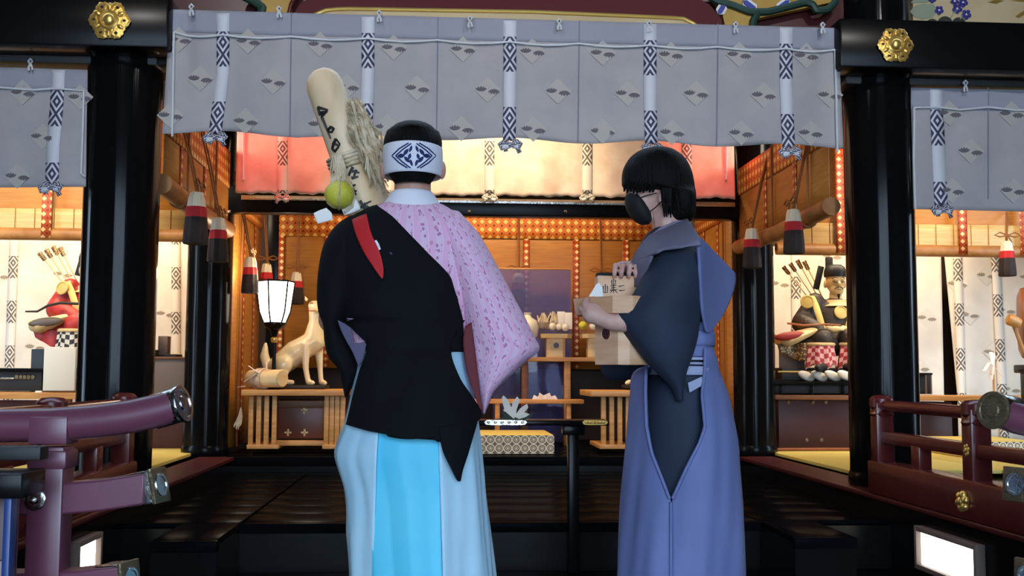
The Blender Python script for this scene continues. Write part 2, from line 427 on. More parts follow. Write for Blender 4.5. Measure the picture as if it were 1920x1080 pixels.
def ringloft(mb, rows, Yc, nr=40, na=48, rng=None, mod=None, off=0, sup=2.0, uvs=None, cap=True):
    """rows (py, xl, xr, half-depth): rings round a body at depth Yc. rng(py, xc, hw) -> (a0, a1) in radians, None = closed.
       -pi/2 faces the camera side"""
    y0, y1 = rows[0][0], rows[-1][0]; P = []; UV = []; s0 = 0; prev = None
    for j in range(nr + 1):
        y = y0 + (y1 - y0) * j / nr
        xl, xr, hd = smooth_interp(rows, y); Yr = Yc(y) if callable(Yc) else Yc
        ce = at((xl + xr) / 2, y, Yr); hw = (xr - xl) / 2 * (ce - CAM).dot(fwd) / F + off; hd2 = hd + off
        xc = (xl + xr) / 2; hwp = (xr - xl) / 2
        if rng: a0, a1 = rng(y, xc, hwp)
        else: a0, a1 = -PI / 2 - PI, PI / 2
        r = []; ur = []
        if prev: s0 += (ce - prev).length
        prev = ce
        for k in range(na + (1 if rng else 0)):
            a = a0 + (a1 - a0) * k / na
            ca, sa = math.cos(a), math.sin(a)
            e = 2 / sup; cx = math.copysign(abs(ca) ** e, ca); sy = math.copysign(abs(sa) ** e, sa)
            q = 1 + (mod(a, (y - y0) / (y1 - y0), y) if mod else 0)
            r.append(ce + Vector((hw * cx * q, hd2 * sy * q, 0))); ur.append((a * (uvs or .17), s0))
        P.append(r); UV.append(ur)
    mb.grid(P, UV if uvs else None, cu=not rng)
    if cap and not rng:
        o = len(mb.v); n = na; t = (nr + 1) * n
        mb.f.append(tuple(o - t + k for k in range(n))[::-1]); mb.f.append(tuple(o - n + k for k in range(n))); mb.uv += [None, None]
    return mb
def ringang(x, xc, hw, hd, Yc):
    """angle on a ring (camera side) that shows at pixel x, with the nearer side's perspective"""
    sn = 1.0
    for _ in range(6):
        xe = 830 + (x - 830) * (Yc - hd * sn) / Yc; cth = max(-1, min(1, (xe - xc) / hw)); sn = math.sqrt(max(0, 1 - cth * cth))
    return -math.acos(cth)
def surfY(rows, Yc, x, y, off=0):
    """camera-side depth of a ringloft at pixel x, y"""
    yy = y
    for _ in range(3):
        xl, xr, hd = smooth_interp(rows, yy); a = ringang(x, (xl + xr) / 2, (xr - xl) / 2, hd, Yc); sn = max(.17, -math.sin(a))
        yy = 700 + (y - 700) * (Yc - hd * sn) / Yc
    return Yc - hd * sn - off
def resample(pl, n):
    pl = [Vector((p[0], p[1])) for p in pl]; L = [0]
    for a, b in zip(pl, pl[1:]): L.append(L[-1] + (b - a).length)
    out = []
    for i in range(n):
        d = L[-1] * i / (n - 1)
        out.append((float(np.interp(d, L, [p.x for p in pl])), float(np.interp(d, L, [p.y for p in pl]))))
    return out
def sheet(mb, rows, Yfn, nu=16, nv=6, uvs=None):
    """surface through pixel polylines, each point at depth Yfn(x, y)"""
    R = [resample(r, nu) for r in rows]; P = []; n = len(R); UV = []
    for i in range(n - 1):
        for k in range(nv + (1 if i == n - 2 else 0)):
            t = k / nv
            a, b = R[i], R[i + 1]; p = R[max(i - 1, 0)]; q = R[min(i + 2, n - 1)]
            row = []
            for j in range(nu):
                o = []
                for d in (0, 1):
                    ma = (b[j][d] - p[j][d]) / (2 if i > 0 else 1); mb_ = (q[j][d] - a[j][d]) / (2 if i < n - 2 else 1)
                    o.append((2 * t**3 - 3 * t**2 + 1) * a[j][d] + (t**3 - 2 * t**2 + t) * ma + (-2 * t**3 + 3 * t**2) * b[j][d] + (t**3 - t**2) * mb_)
                row.append(at(o[0], o[1], Yfn(o[0], o[1])))
            P.append(row); UV.append([(q.x, q.z) for q in row])
    return mb.grid(P, UV if uvs else None)
def poly(mb, pts, Yfn, thick=.003):
    """thin flat printed shape lying at depth Yfn(x, y)"""
    fr = [at(x, y, Yfn(x, y)) for x, y in pts]
    return mb.prism(fr, (0, thick, 0))
def strokes(mb, lines, Yfn, w=2.2, scale=None, taper=True):
    for l in lines:
        pts = []
        for a, b in zip(l, l[1:]):
            for k in range(4): pts.append((a[0] + (b[0] - a[0]) * k / 4, a[1] + (b[1] - a[1]) * k / 4))
        pts.append(l[-1]); n = len(pts)
        P = [at(x, y, Yfn(x, y)) for x, y in pts]
        rr = [w * pxm(p.y) * ((1.15 - .55 * i / (n - 1)) if taper else 1) for i, p in enumerate(P)]
        mb.tube(P, rr, 6, flat=.25)
    return mb

# =================================================================== THE SETTING
ZH = .327                                   # hall floor
ZB = .22                                    # step platform
XL, XR = -1.635, 2.315                      # pillar rows
FXL, FXR = -1.42, 2.10                      # veranda faces
o = struct(MB().box((.3, 2.9, -.05), (13, 13.2, .1)).build('floor', 'lacquer_floor'))
for k in range(9):                          # boards of the lower floor in front of the step
    y = 4.9 - .30 * (k + .5)
    MB().box((.34, y, .0), (5.2, .294, .012), .003).build('plank', 'lacquer_floor', o)
pl = [(-4, 4.93), (-1.16, 4.93), (-1.16, 4.43), (-.90, 4.43), (-.90, 4.93), (1.475, 4.93), (1.475, 4.43), (1.735, 4.43), (1.735, 4.93), (4.6, 4.93), (4.6, 7.5), (-4, 7.5)]
o = struct(MB().prism([(x, y, ZB - .02) for x, y in pl], (0, 0, -(ZB - .02))).build('floor_step', 'lacquer_flat', smooth=0))
ys = 4.95
for k in range(8):
    w = .305
    MB().box((.29, ys + w / 2, ZB - .008), (2.36, w - .005, .02), .003).build('plank', 'lacquer_floor', o)
    ys += w
for x0, x1 in ((-1.16, -.905), (1.48, 1.735)):
    MB().box(((x0 + x1) / 2, 4.69, ZB - .008), (x1 - x0, .49, .02), .003).build('plank', 'lacquer_floor', o)
for x0, x1 in ((-1.43, -.905), (1.48, 2.12)):
    for k in range(8):
        MB().box(((x0 + x1) / 2, 4.95 + .305 * (k + .5), ZB - .008), (x1 - x0, .3, .02), .003).build('plank', 'lacquer_floor', o)
MB().box((.29, 4.935, ZB - .02), (2.38, .045, .044), .006).build('nosing', 'lacquer_floor', o)
MB().box((-1.03, 4.44, ZB - .02), (.27, .045, .044), .006).build('nosing', 'lacquer_floor', o)
MB().box((1.605, 4.44, ZB - .02), (.27, .045, .044), .006).build('nosing', 'lacquer_floor', o)
# hall floor and the raised verandas on both sides of the steps
o = struct(MB().box((.34, 8.45, ZH / 2 - .01), (12, 2.06, ZH - .02)).build('floor_hall', 'lacquer_flat'))
for k in range(6):
    MB().box((.34, 7.425 + .32 * (k + .5), ZH - .01), (4.2, .315, .02), .003).build('plank', 'lacquer_floor', o)
MB().box((.34, 7.41, ZH - .03), (3.6, .05, .062), .008).build('nosing', 'lacquer_floor', o)
for nm, xa, xb in (('floor_west', -6, FXL), ('floor_east', FXR, 6.5)):
    xm = (xa + xb) / 2
    o = struct(MB().box((xm, 5.2, ZH / 2 - .012), (abs(xb - xa), 4.45, ZH - .024)).build(nm, 'lacquer_flat'))
    s = 1 if xb == FXL else -1
    xe = FXL if s == 1 else FXR
    MB().box((xe - s * .10, 5.2, ZH - .012), (.24, 4.45, .024), .004).build('sill_board', 'maroon_dark', o)
# tatami of the side bays
def tatami(nm, x0, x1, y0, y1):
    return struct(MB().box(((x0 + x1) / 2, (y0 + y1) / 2, ZH + .011), (x1 - x0, y1 - y0, .022), .004).build(nm, 'tatami'))
for i in range(3):
    tatami('floor_tatami', 2.36 + i * .92, 2.36 + (i + 1) * .92 - .01, 6.1, 7.4)
    tatami('floor_tatami', 2.36 + i * .92, 2.36 + (i + 1) * .92 - .01, 7.41, 8.3)
    tatami('floor_tatami', -1.70 - (i + 1) * .92 + .01, -1.70 - i * .92, 6.1, 7.4)
    tatami('floor_tatami', -1.70 - (i + 1) * .92 + .01, -1.70 - i * .92, 7.41, 8.3)
struct(MB().box((.34, 9.42, 1.7), (12.4, .1, 3.6)).build('wall_back', 'wall_dark'))
struct(MB().box((-5.9, 7.6, 1.7), (.1, 3.6, 3.6)).build('wall_left', 'wall_dark'))
struct(MB().box((6.5, 7.6, 1.7), (.1, 3.6, 3.6)).build('wall_right', 'wall_dark'))
struct(MB().box((.3, 7.4, 3.5), (12.8, 4.0, .1)).build('ceiling', 'ceiling_wood'))
o = struct(MB().box((.3, 1.1, 4.0), (10.2, 8.4, .1)).build('ceiling_sky_block', 'ceiling_wood'))  # unseen roof, added to hold off sky light from above
for k in range(7):
    MB().box((.3, -1.6 + .98 * k, 3.9), (10.1, .09, .1), .01).build('rafter', 'maroon_dark', o)
struct(MB().box((-4.75, 1.1, 1.9), (.1, 8.4, 4.2)).build('wall_light_block_left', 'wall_dark'))  # unseen side walls, added to darken what the lacquered pillars reflect
struct(MB().box((5.35, 1.1, 1.9), (.1, 8.4, 4.2)).build('wall_light_block_right', 'wall_dark'))
mb = MB(); mb.box((-3.3, -3.1, 1.9), (3.0, .12, 4.2)); mb.box((3.95, -3.1, 1.9), (2.8, .12, 4.2)); mb.box((.35, -3.1, 3.6), (4.4, .12, .8))
struct(mb.build('wall_daylight_gap', 'wall_dark'))  # unseen wall, added so daylight enters by one opening behind the camera
struct(MB().box((0, -28, -.6), (120, 48, .1)).build('ground', 'gravel'))

# ------------------------------------------------------------------ pillars
def pillar(x, y, r, z0, z1, label, ring=True):
    t = thing('pillar', label, 'pillar', (x, y, z0))
    MB().lathe([(r * 1.0, 0), (r, .01), (r, z1 - z0)], (x, y, z0), 40).build('shaft', 'lacquer', t)
    MB().lathe([(r * 1.02, 0), (r * 1.06, .012), (r * 1.06, .05), (r * 1.015, .07)], (x, y, z0), 40).build('base_ring', 'lacquer_flat', t)
    return t
pillar(-1.637, 5.5, .185, ZH, 3.41, 'thick glossy black lacquered pillar by the sky-tinted maroon railing, before the red-robed statue')
pillar(2.32, 5.5, .178, ZH, 3.41, 'thick glossy black lacquered pillar beside the low maroon fence, partly hiding the black-robed statue')
pillar(-1.64, 7.6, .152, ZH, 3.41, 'slimmer black lacquered inner pillar beside the white fox altar')
pillar(2.25, 7.6, .148, ZH, 3.41, 'slimmer black lacquered inner pillar beside the black-robed statue, behind the person with the box')
for x in (-1.45, 2.13):
    tag(MB().box((x, 9.22, 1.75), (.10, .10, 2.8), .012).build('corner_post', 'lacquer_flat', loc=(x, 9.22, ZH)),
        'thin black post in the back corner ' + ('behind the paper lamp' if x < 0 else 'behind the person with the box'), 'post')

# ------------------------------------------------------------------ outer beams with gold rosettes
def beam(x0, x1, z0, z1, label):
    t = thing('beam', label, 'beam', ((x0 + x1) / 2, 5.3, z0))
    MB().box(((x0 + x1) / 2, 5.28, (z0 + z1) / 2), (x1 - x0, .18, z1 - z0), .012).build('front_board', 'lacquer_flat', t)
    MB().box(((x0 + x1) / 2 , 5.46, (z0 + z1) / 2 - .035), (x1 - x0 - .2, .16, z1 - z0), .012).build('lintel', 'matte_black', t)
    return t
beam(-4.6, at(317, 40, 5.2).x, 2.475, 2.745, 'black lacquered beam over the red-robed statue, gold rosette near its end')
beam(at(1574, 90, 5.2).x, 5.4, 2.46, 2.715, 'black lacquered beam under the painted flower panel, gold rosette near its end')
def rosette(px, py, rp, label):
    ce = at(px, py, 5.185); r = rp * pxm(5.2)
    t = thing('rosette', label, 'rosette', ce, 'gold rosettes on the beams')
    mb = MB().lathe([(.98, -.10), (1.0, -.16), (.86, -.24), (.60, -.22), (.5, -.26)], (0, 0, 0), 72, lob=lambda a, r_: 1 + (.07 * math.cos(6 * 2 * PI * a) + .03 * math.cos(24 * 2 * PI * a)) * (1 if r_ > .55 else 0))
    def place(mb_): mb_.v = [tuple(ce + Vector((v[0] * r, v[2] * r, v[1] * r))) for v in mb_.v]; return mb_
    place(mb).build('petal_plate', 'gold', t)
    for k in range(6):
        a = k * PI / 3 + .5
        q = MB(); b = Vector((math.cos(a) * .68, math.sin(a) * .68, -.25))
        q.ell(b, (.19, .12, .06), 12, 7, Matrix.Rotation(a, 3, 'Z')); place(q).build('petal', 'gold', t)
        a += PI / 6; q = MB().ell(Vector((math.cos(a) * .78, math.sin(a) * .78, -.245)), (.085, .07, .03), 10, 6)
        place(q).build('hole', 'matte_black', t)
    place(MB().lathe([(.5, -.22), (.5, -.32), (.42, -.36), (.40, -.30), (.34, -.30), (.30, -.40), (.18, -.47), (.002, -.49)], (0, 0, 0), 36)).build('boss', 'gold_smooth', t)
    return t
rosette(207, 40, 36, 'round gold rosette on the black beam over the red-robed statue')
rosette(1677, 86, 34, 'round gold rosette on the black beam under the painted flower panel')

# ------------------------------------------------------------------ carved and painted front above the hanging cloth
YT = 5.42
struct(MB().box((.34, YT + .1, 3.03), (3.7, .06, .85)).build('wall_front_upper', 'maroon_dark'))
struct(MB().box((.34, YT + .06, 2.55), (3.6, .14, .20), .01).build('trim_1', 'matte_black'))
t = thing('frog_leg_strut', 'maroon carved frog-leg strut with gold-edged recess above the middle cloth', 'carving', at(950, 60, YT))
outer = [(545, 62), (548, 30), (562, 8), (590, -12), (640, -30), (1290, -14), (1330, 8), (1352, 34), (1360, 72)]
inner = [(572, 60), (584, 32), (602, 20), (640, 16), (1000, 22), (1280, 34), (1305, 46), (1330, 70)]
poly(MB(), outer, lambda x, y: YT - .05, .09).build('body', 'maroon_matte', t)
poly(MB(), inner, lambda x, y: YT - .056, .01).build('recess', 'cream_paint', t)
MB().tube([at(x, y, YT - .06) for x, y in resample(inner, 40)], .010, 8).build('gold_edge', 'gold_smooth', t)
MB().tube([at(x, y, YT - .06) for x, y in resample([(590, 58), (900, 66), (1310, 74)], 20)], .008, 8).build('gold_edge', 'gold_smooth', t)
def rim(mb, pts, r, Y, n=60):
    R = resample(pts, n); return mb.tube([at(x, y, Y) for x, y in R], r, 8)
t = thing('scroll_carving', 'painted yellow scroll carving with green edge by the cloth end next to the gold recess', 'carving', at(510, 50, YT))
poly(MB(), [(482, 40), (494, 20), (488, -10), (560, -20), (545, 6), (547, 36), (520, 62), (500, 60)], lambda x, y: YT - .02, .05).build('panel', 'yellow_paint', t)
rim(MB(), [(455, -8), (478, 4), (492, 14), (488, 34), (498, 60)], .022, YT - .02).build('green_edge', 'green_paint', t)
rim(MB(), [(560, -16), (546, 6), (540, 30), (533, 62)], .010, YT - .03).build('maroon_edge', 'maroon', t)
t = thing('scroll_carving', 'painted yellow scroll carving with green tendril and blue-white leaves beside the pillar', 'carving', at(1450, 50, YT))
poly(MB(), [(1330, -12), (1352, 14), (1362, 60), (1404, 60), (1412, 36), (1560, 4), (1556, -14)], lambda x, y: YT - .02, .05).build('panel', 'yellow_paint', t)
rim(MB(), [(1318, -12), (1345, 2), (1375, 10), (1405, 22), (1440, 22), (1480, 12), (1510, 4), (1524, 8), (1530, 20), (1552, 18), (1566, 4), (1566, -12)], .020, YT - .03).build('green_tendril', 'green_paint', t)
rim(MB(), [(1422, 22), (1412, 40), (1410, 64)], .020, YT - .03).build('green_edge', 'green_paint', t)
for pts in ([(1350, 22), (1356, 12)], [(1398, 4), (1414, 16)], [(1462, 14), (1476, 4)]):
    a, b = pts; d = Vector((b[0] - a[0], b[1] - a[1])).normalized(); n_ = Vector((-d.y, d.x))
    for wd, cl, yy in ((9, 'white_paint', .035), (4.5, 'blue_paint', .04)):
        q = [(a[0] - d.x * 6 , a[1] - d.y * 6), (a[0] + n_.x * wd, a[1] + n_.y * wd), (b[0] + n_.x * wd, b[1] + n_.y * wd), (b[0] + d.x * 6, b[1] + d.y * 6), (b[0] - n_.x * wd, b[1] - n_.y * wd), (a[0] - n_.x * wd, a[1] - n_.y * wd)]
        poly(MB(), q, lambda x, y, yy=yy: YT - yy, .006).build('leaf', cl, t)
# painted panel over the far-side beam
t = thing('painted_panel', 'cream panel painted with violet flowers, pale leaf and dark leaves above the black beam', 'painting', at(1820, 44, YT))
poly(MB(), [(1712, 46), (1712, -40), (2000, -36), (2000, 46)], lambda x, y: YT + .06, .03).build('panel', 'cream_paint', t)
YP = lambda x, y: YT + .056
poly(MB(), [(1706, 22), (1716, 10), (1734, 6), (1752, 8), (1756, 20), (1750, 32), (1730, 36), (1716, 32)], YP, .004).build('leaf', 'leaf_pale', t)
poly(MB(), [(1708, 6), (1722, -14), (1744, -12), (1740, 4)], YP, .004).build('leaf', 'leaf_pale', t)
for x, y, r in ((1748, 46, 12), (1772, 43, 14), (1798, 44, 13)):
    poly(MB(), [(x + r * math.cos(k * PI / 8), y - r * .9 * math.sin(k * PI / 8)) for k in range(9)], lambda a, b: YT + .052, .004).build('leaf', 'leaf_dark', t)
for x, y, r in ((1761, 19, 9), (1795, 16, 10), (1812, 27, 10), (1806, 4, 10), (1748, -2, 8), (1790, 2, 8)):
    mb = MB()
    for k in range(5):
        a = k * 2 * PI / 5 + .3; p = at(x + math.cos(a) * r * .6, y + math.sin(a) * r * .6, YT + .052); mb.ell(p, (r * .42 * pxm(5.4), .003, r * .42 * pxm(5.4)), 8, 5)
    mb.build('flower', 'flower_violet', t)
    MB().ell(at(x, y, YT + .049), (.006, .003, .006), 8, 5).build('flower_eye', 'white_paint', t)
for pts in ([(1852, 4), (1870, -2), (1882, 2), (1868, 7)], [(1904, 30), (1922, 18), (1926, 24), (1910, 34)], [(1896, 2), (1930, -4), (1930, 4)]):
    poly(MB(), pts, YP, .004).build('gold_flake', 'gold_smooth', t)
for pts in ([(1782, 34), (1790, 22), (1795, 16)], [(1800, 36), (1806, 28)]):
    strokes(MB(), [pts], lambda x, y: YT + .05, 1.2).build('stem', 'leaf_pale', t)

# ------------------------------------------------------------------ hanging cloths (maku)
class Cloth:
    """four pixel corners at depth Y; fold(x, y) is the relief in metres"""
    def __init__(s, tl, tr, bl, br, Y, fold): s.q = (tl, tr, bl, br); s.Y = Y; s.fold = fold
    def px(s, u, v):
        tl, tr, bl, br = s.q
        return tuple((tl[k] * (1 - u) + tr[k] * u) * (1 - v) + (bl[k] * (1 - u) + br[k] * u) * v for k in (0, 1))
    def Yat(s, x, y, off=0): return s.Y + s.fold(x, y) - off
    def P(s, x, y, off=0): return at(x, y, s.Yat(x, y, off))
    def sheet(s, nu, nv, material, parent, name='fabric', scal=0):
        P = [[None] * (nu + 1) for _ in range(nv + 1)]
        for j in range(nv + 1):
            for i in range(nu + 1):
                x, y = s.px(i / nu, j / nv)
                if scal: y += scal(x) * (j / nv) ** 3
                P[j][i] = s.P(x, y)
        ob = MB().grid(P).build(name, material, parent, smooth=80); solid(ob, .004, -1); return ob
def ribbon_px(cl, pts, w, per, parent, material='ribbon', off=.006, v0=0.0):
    R = resample(pts, 26); P = []; UV = []; L = 0
    for i, (x, y) in enumerate(R):
        if i: L += math.hypot(x - R[i - 1][0], y - R[i - 1][1])
        P.append([cl.P(x - w / 2, y, off), cl.P(x, y, off + .002), cl.P(x + w / 2, y, off)]); UV.append([(q, L / per + v0) for q in (0, .5, 1)])
    ob = MB().grid(P, UV).build('ribbon', material, parent, smooth=80); solid(ob, .002, -1); return ob
def knot(ce, s, parent, material='ribbon', flip=1):
    """tied ribbon knot: hub, two loops and two tails"""
    mb = MB(); ce = Vector(ce)
    def strip(pts, w):
        P = []; UV = []; N = len(pts); L = 0
        for i, p in enumerate(pts):
            p = Vector(p) * s; a = Vector(pts[min(i + 1, N - 1)]) - Vector(pts[max(i - 1, 0)]); n = Vector((-a.z, 0, a.x)).normalized() * w * s / 2
            L += .12
            P.append([ce + p - n, ce + p + Vector((0, -.12 * s, 0)), ce + p + n]); UV.append([(0, L), (.5, L), (1, L)])
        mb.grid(P, UV)
    f = flip
    strip([(-.2 * f, 0, .25), (-.6 * f, -.1, .15), (-.95 * f, -.2, -.15), (-.8 * f, -.35, -.45), (-.3 * f, -.35, -.3), (.1 * f, -.3, -.05)], .5)
    strip([(.2 * f, 0, .3), (.6 * f, -.1, .2), (.9 * f, -.2, -.05), (.75 * f, -.35, -.3), (.3 * f, -.35, -.25), (0, -.3, 0)], .48)
    strip([(-.45 * f, -.25, .05), (-.1 * f, -.45, -.12), (.35 * f, -.42, -.1), (.6 * f, -.3, .08)], .42)
    strip([(.3 * f, -.25, -.1), (.6 * f, -.3, -.4), (.85 * f, -.25, -.85)], .38)
    strip([(-.3 * f, -.2, -.15), (-.45 * f, -.25, -.5), (-.4 * f, -.2, -.75)], .36)
    ob = mb.build('ribbon_knot', material, parent, smooth=80); solid(ob, .0025, 0); return ob
def crest(cl, x, y, parent, s=1.0, pale='print_pale', dark='print_dark', rot=0):
    h = 24 * s
    n = 12; pts = []
    for k in range(4):
        a = k * PI / 2; b = (k + 1) * PI / 2
        for i in range(3):
            t = i / 3; pts.append((x + h * 1.05 * (math.cos(a) * (1 - t) + math.cos(b) * t), y + h * (math.sin(a) * (1 - t) + math.sin(b) * t)))
    c_ = poly(MB(), pts, lambda a, b: cl.Yat(a, b, .0055), .002).build('crest_print', pale, parent)
    mb = MB()
    for cx, cy, up in ((x - 12 * s, y - 2 * s, 1), (x + 12 * s, y + 4 * s, -1)):
        q = [(cx + 10.5 * s * math.cos(PI * k / 8), cy + up * (6.0 * s * math.sin(PI * k / 8) - 1)) for k in range(9)]
        q += [(cx - 6.5 * s, cy - up * 1.5 * s), (cx - 5 * s, cy - up * 4.5 * s), (cx - 2.5 * s, cy - up * 1.5 * s), (cx, cy - up * 5.5 * s), (cx + 2.5 * s, cy - up * 1.5 * s), (cx + 5 * s, cy - up * 4.5 * s), (cx + 6.5 * s, cy - up * 1.5 * s)]
        poly(mb, q, lambda a, b: cl.Yat(a, b, .0075), .002)
    mb.build('leaf_print', dark, c_)
    return c_
def hook(px, py, Y, parent_label, grp):
    """cloth tie on a metal hook above the cloth edge"""
    p = at(px, py, Y); s = pxm(Y)
    t = thing('hook_tie', parent_label, 'hook', p - Vector((0, 0, .04)), grp)
    MB().tube([p + Vector((0, .03, 10 * s)), p + Vector((0, .0, 9 * s)), p + Vector((0, -.01, 3 * s)), p + Vector((2 * s, -.015, 0)), p + Vector((4 * s, -.01, 3 * s))], .003, 6).build('hook', 'bronze', t)
    mb = MB(); mb.tube([p + Vector((-4 * s, -.012, 2 * s)), p + Vector((0, -.016, 6 * s)), p + Vector((4 * s, -.014, 2 * s)), p + Vector((0, -.016, -4 * s)), p + Vector((-4 * s, -.012, 2 * s))], .0055, 7)
    mb.tube([p + Vector((0, -.014, -2 * s)), p + Vector((-3 * s, -.012, -10 * s)), p + Vector((-2 * s, -.012, -16 * s))], .0055, 7)
    mb.tube([p + Vector((0, -.014, -2 * s)), p + Vector((3 * s, -.012, -9 * s)), p + Vector((4 * s, -.012, -15 * s))], .005, 7)
    mb.build('tie', 'rope_white', t); return t
def cloth_main():
    seams = (545, 820, 1085, 1345); ribs = (418, 690, 956, 1219, 1474)
    def fold(x, y):
        v = (y - 30) / 230
        f = .010 * math.sin(x / 61.0 + .8) * (.4 + v) + .006 * math.sin(x / 23 + y / 90)
        for s in seams: f += .010 * math.exp(-((x - s) / 7) ** 2)
        for s in ribs: f -= .006 * math.exp(-((x - s) / 18) ** 2)
        for s, k in ((350, .03), (1538, .03)): f += k * math.exp(-((x - s) / 14) ** 2) * max(0, 1 - v)
        f += .012 * math.exp(-((y - 250 - (x - 300) * .024) / 12) ** 2) * math.sin(x / 31)
        return f
    cl = Cloth((319, 18), (1571, 53), (304, 250), (1582, 279), 5.27, fold)
    t = thing('hanging_cloth', 'wide grey-blue shrine cloth with patterned ribbons hanging between the two thick front pillars', 'curtain', at(950, 265, 5.27))
    def sc(x):
        d = min([abs(x - r) for r in ribs]); return -3 + 4.0 * math.cos(min(d, 130) / 130 * PI) * -1 if d < 130 else 2
    cl.sheet(170, 24, 'cloth_grey', t, scal=lambda x: sc(x))
    for x, y in ((335, 74), (465, 77), (600, 83), (738, 89), (868, 92), (998, 96), (1130, 99), (1258, 102), (1386, 102), (1512, 104),
                 (375, 147), (512, 153), (650, 162), (782, 165), (914, 168), (1046, 171), (1177, 175), (1305, 175), (1432, 178), (1556, 178),
                 (319, 216), (460, 227), (600, 233), (726, 238), (865, 241), (1000, 242), (1130, 246), (1260, 248), (1390, 249), (1520, 249)):
        crest(cl, x, y, t)
    tb = Cloth((319, 17.5), (1571, 52.5), (317, 60), (1571, 93), 5.266, fold); tb.sheet(170, 5, 'cloth_top', t, 'top_band')
    for s in seams:
        yy = np.interp(s, (319, 1571), (20, 50))
        ob = MB().tube([cl.P(s + (k - 6) * -.25, yy + k * 19, .004) for k in range(13)], .0035, 6).build('seam', 'cloth_hem', t)
    for i, r in enumerate(ribs):
        y0 = np.interp(r, (319, 1571), (22, 54)); y1 = y0 + 226; dx = (-15, -4, -1, 2, 5)[i]
        ribbon_px(cl, [(r, y0), (r, y0 + 110), (r + dx, y1)], 24, 132, t, v0=.77 if i else .74)
        knot(cl.P(r + dx + 2, y1 + 6, .02), .055, t, flip=1 if i % 2 == 0 else -1)
    # white cord looped along the upper part
    pts = [(326, 60)]; ks = sorted(list(ribs) + list(seams)); yk = lambda x: 63 + (x - 326) * .0245
    prev = 326
    for k in ks + [1566]:
        for q in (.25, .5, .75, 1.0):
            x = prev + (k - prev) * q; pts.append((x, yk(x) + 5 * math.sin(PI * q) * (1 if k - prev > 60 else .3)))
        prev = k
    MB().tube([cl.P(x, y, .014) for x, y in pts], .0055, 8).build('cord', 'rope_white', t)
    MB().tube([cl.P(326 - 3 * q, 60 + q * 196, .014) for q in (0, .2, .4, .6, .8, 1)], .006, 8).build('cord', 'rope_white', t)
    MB().tube([cl.P(1566 + 4 * q, 92 + q * 194, .014) for q in (0, .2, .4, .6, .8, 1)], .006, 8).build('cord', 'rope_white', t)
    for k, (x, y) in enumerate(((360, 16), (524, 20), (711, 28), (881, 38), (1048, 43), (1216, 47), (1378, 49), (1541, 50))):
        far = k > 3; w = ('first', 'second', 'third', 'fourth')[7 - k if far else k]
        hook(x, y, 5.25, 'white cord tie on the wide cloth, %s from the %s' % (w, 'pillar under the painted flower panel' if far else 'pillar by the red-robed statue'), 'ties along the top of the wide cloth')
cloth_main()
def cloth_side(tl, tr, bl, br, rib, cr, seam, cord, hk, label, hl, end):
    Y = 5.36
    fold = lambda x, y: .010 * math.sin(x / 40 + 1) * (y - tl[1]) / 230 + .006 * math.sin(x / 17 + y / 70)
    cl = Cloth(tl, tr, bl, br, Y, fold)
    t = thing('hanging_cloth', label, 'curtain', at((bl[0] + br[0]) / 2, bl[1], Y))
    cl.sheet(50, 24, 'cloth_grey', t)
    tb = Cloth(tl, tr, (tl[0], tl[1] + 40), (tr[0], tr[1] + 40), Y - .004, fold); tb.sheet(50, 4, 'cloth_top', t, 'top_band')
    for x, y in cr: crest(cl, x, y, t)
    for s in seam: MB().tube([cl.P(s, tl[1] + k * 19, .004) for k in range(12)], .0035, 6).build('seam', 'cloth_hem', t)
    ribbon_px(cl, rib, 25, 136, t, v0=.72)
    knot(cl.P(rib[-1][0], rib[-1][1] + 6, .02), .055, t)
    MB().tube([cl.P(x, y, .014) for x, y in cord], .0055, 8).build('cord', 'rope_white', t)
    MB().tube([cl.P(x, y, .014) for x, y in end], .006, 8).build('cord', 'rope_white', t)
    for x, y in hk: hook(x, y, Y - .02, hl, 'ties of the side cloths')
cloth_side((-60, 124), (164, 131), (-60, 352), (161, 350), [(109, 131), (106, 200), (99, 270), (97, 344)],
           ((42, 173), (-40, 250), (80, 256), (32, 330), (150, 182)), (-30,), [(-60, 168), (0, 164), (60, 169), (103, 166), (157, 170)], ((59, 118),),
           'grey-blue shrine cloth with one patterned ribbon, above the red-robed statue', 'small white cord tie holding the side cloth over the red-robed statue', [(157, 170), (155, 250), (152, 325), (160, 332)])
cloth_side((1708, 164), (1990, 170), (1713, 392), (1990, 398), [(1757, 167), (1757, 215), (1761, 300), (1765, 386)],
           ((1780, 212), (1897, 213), (1820, 283), (1785, 357), (1900, 357), (1950, 285)), (1853,), [(1714, 202), (1757, 201), (1800, 206), (1853, 201), (1905, 207), (1990, 203)], ((1808, 158),),
           'grey-blue shrine cloth with one patterned ribbon, above the drum', 'small white cord tie holding the side cloth over the drum', [(1714, 202), (1713, 300), (1716, 392)])
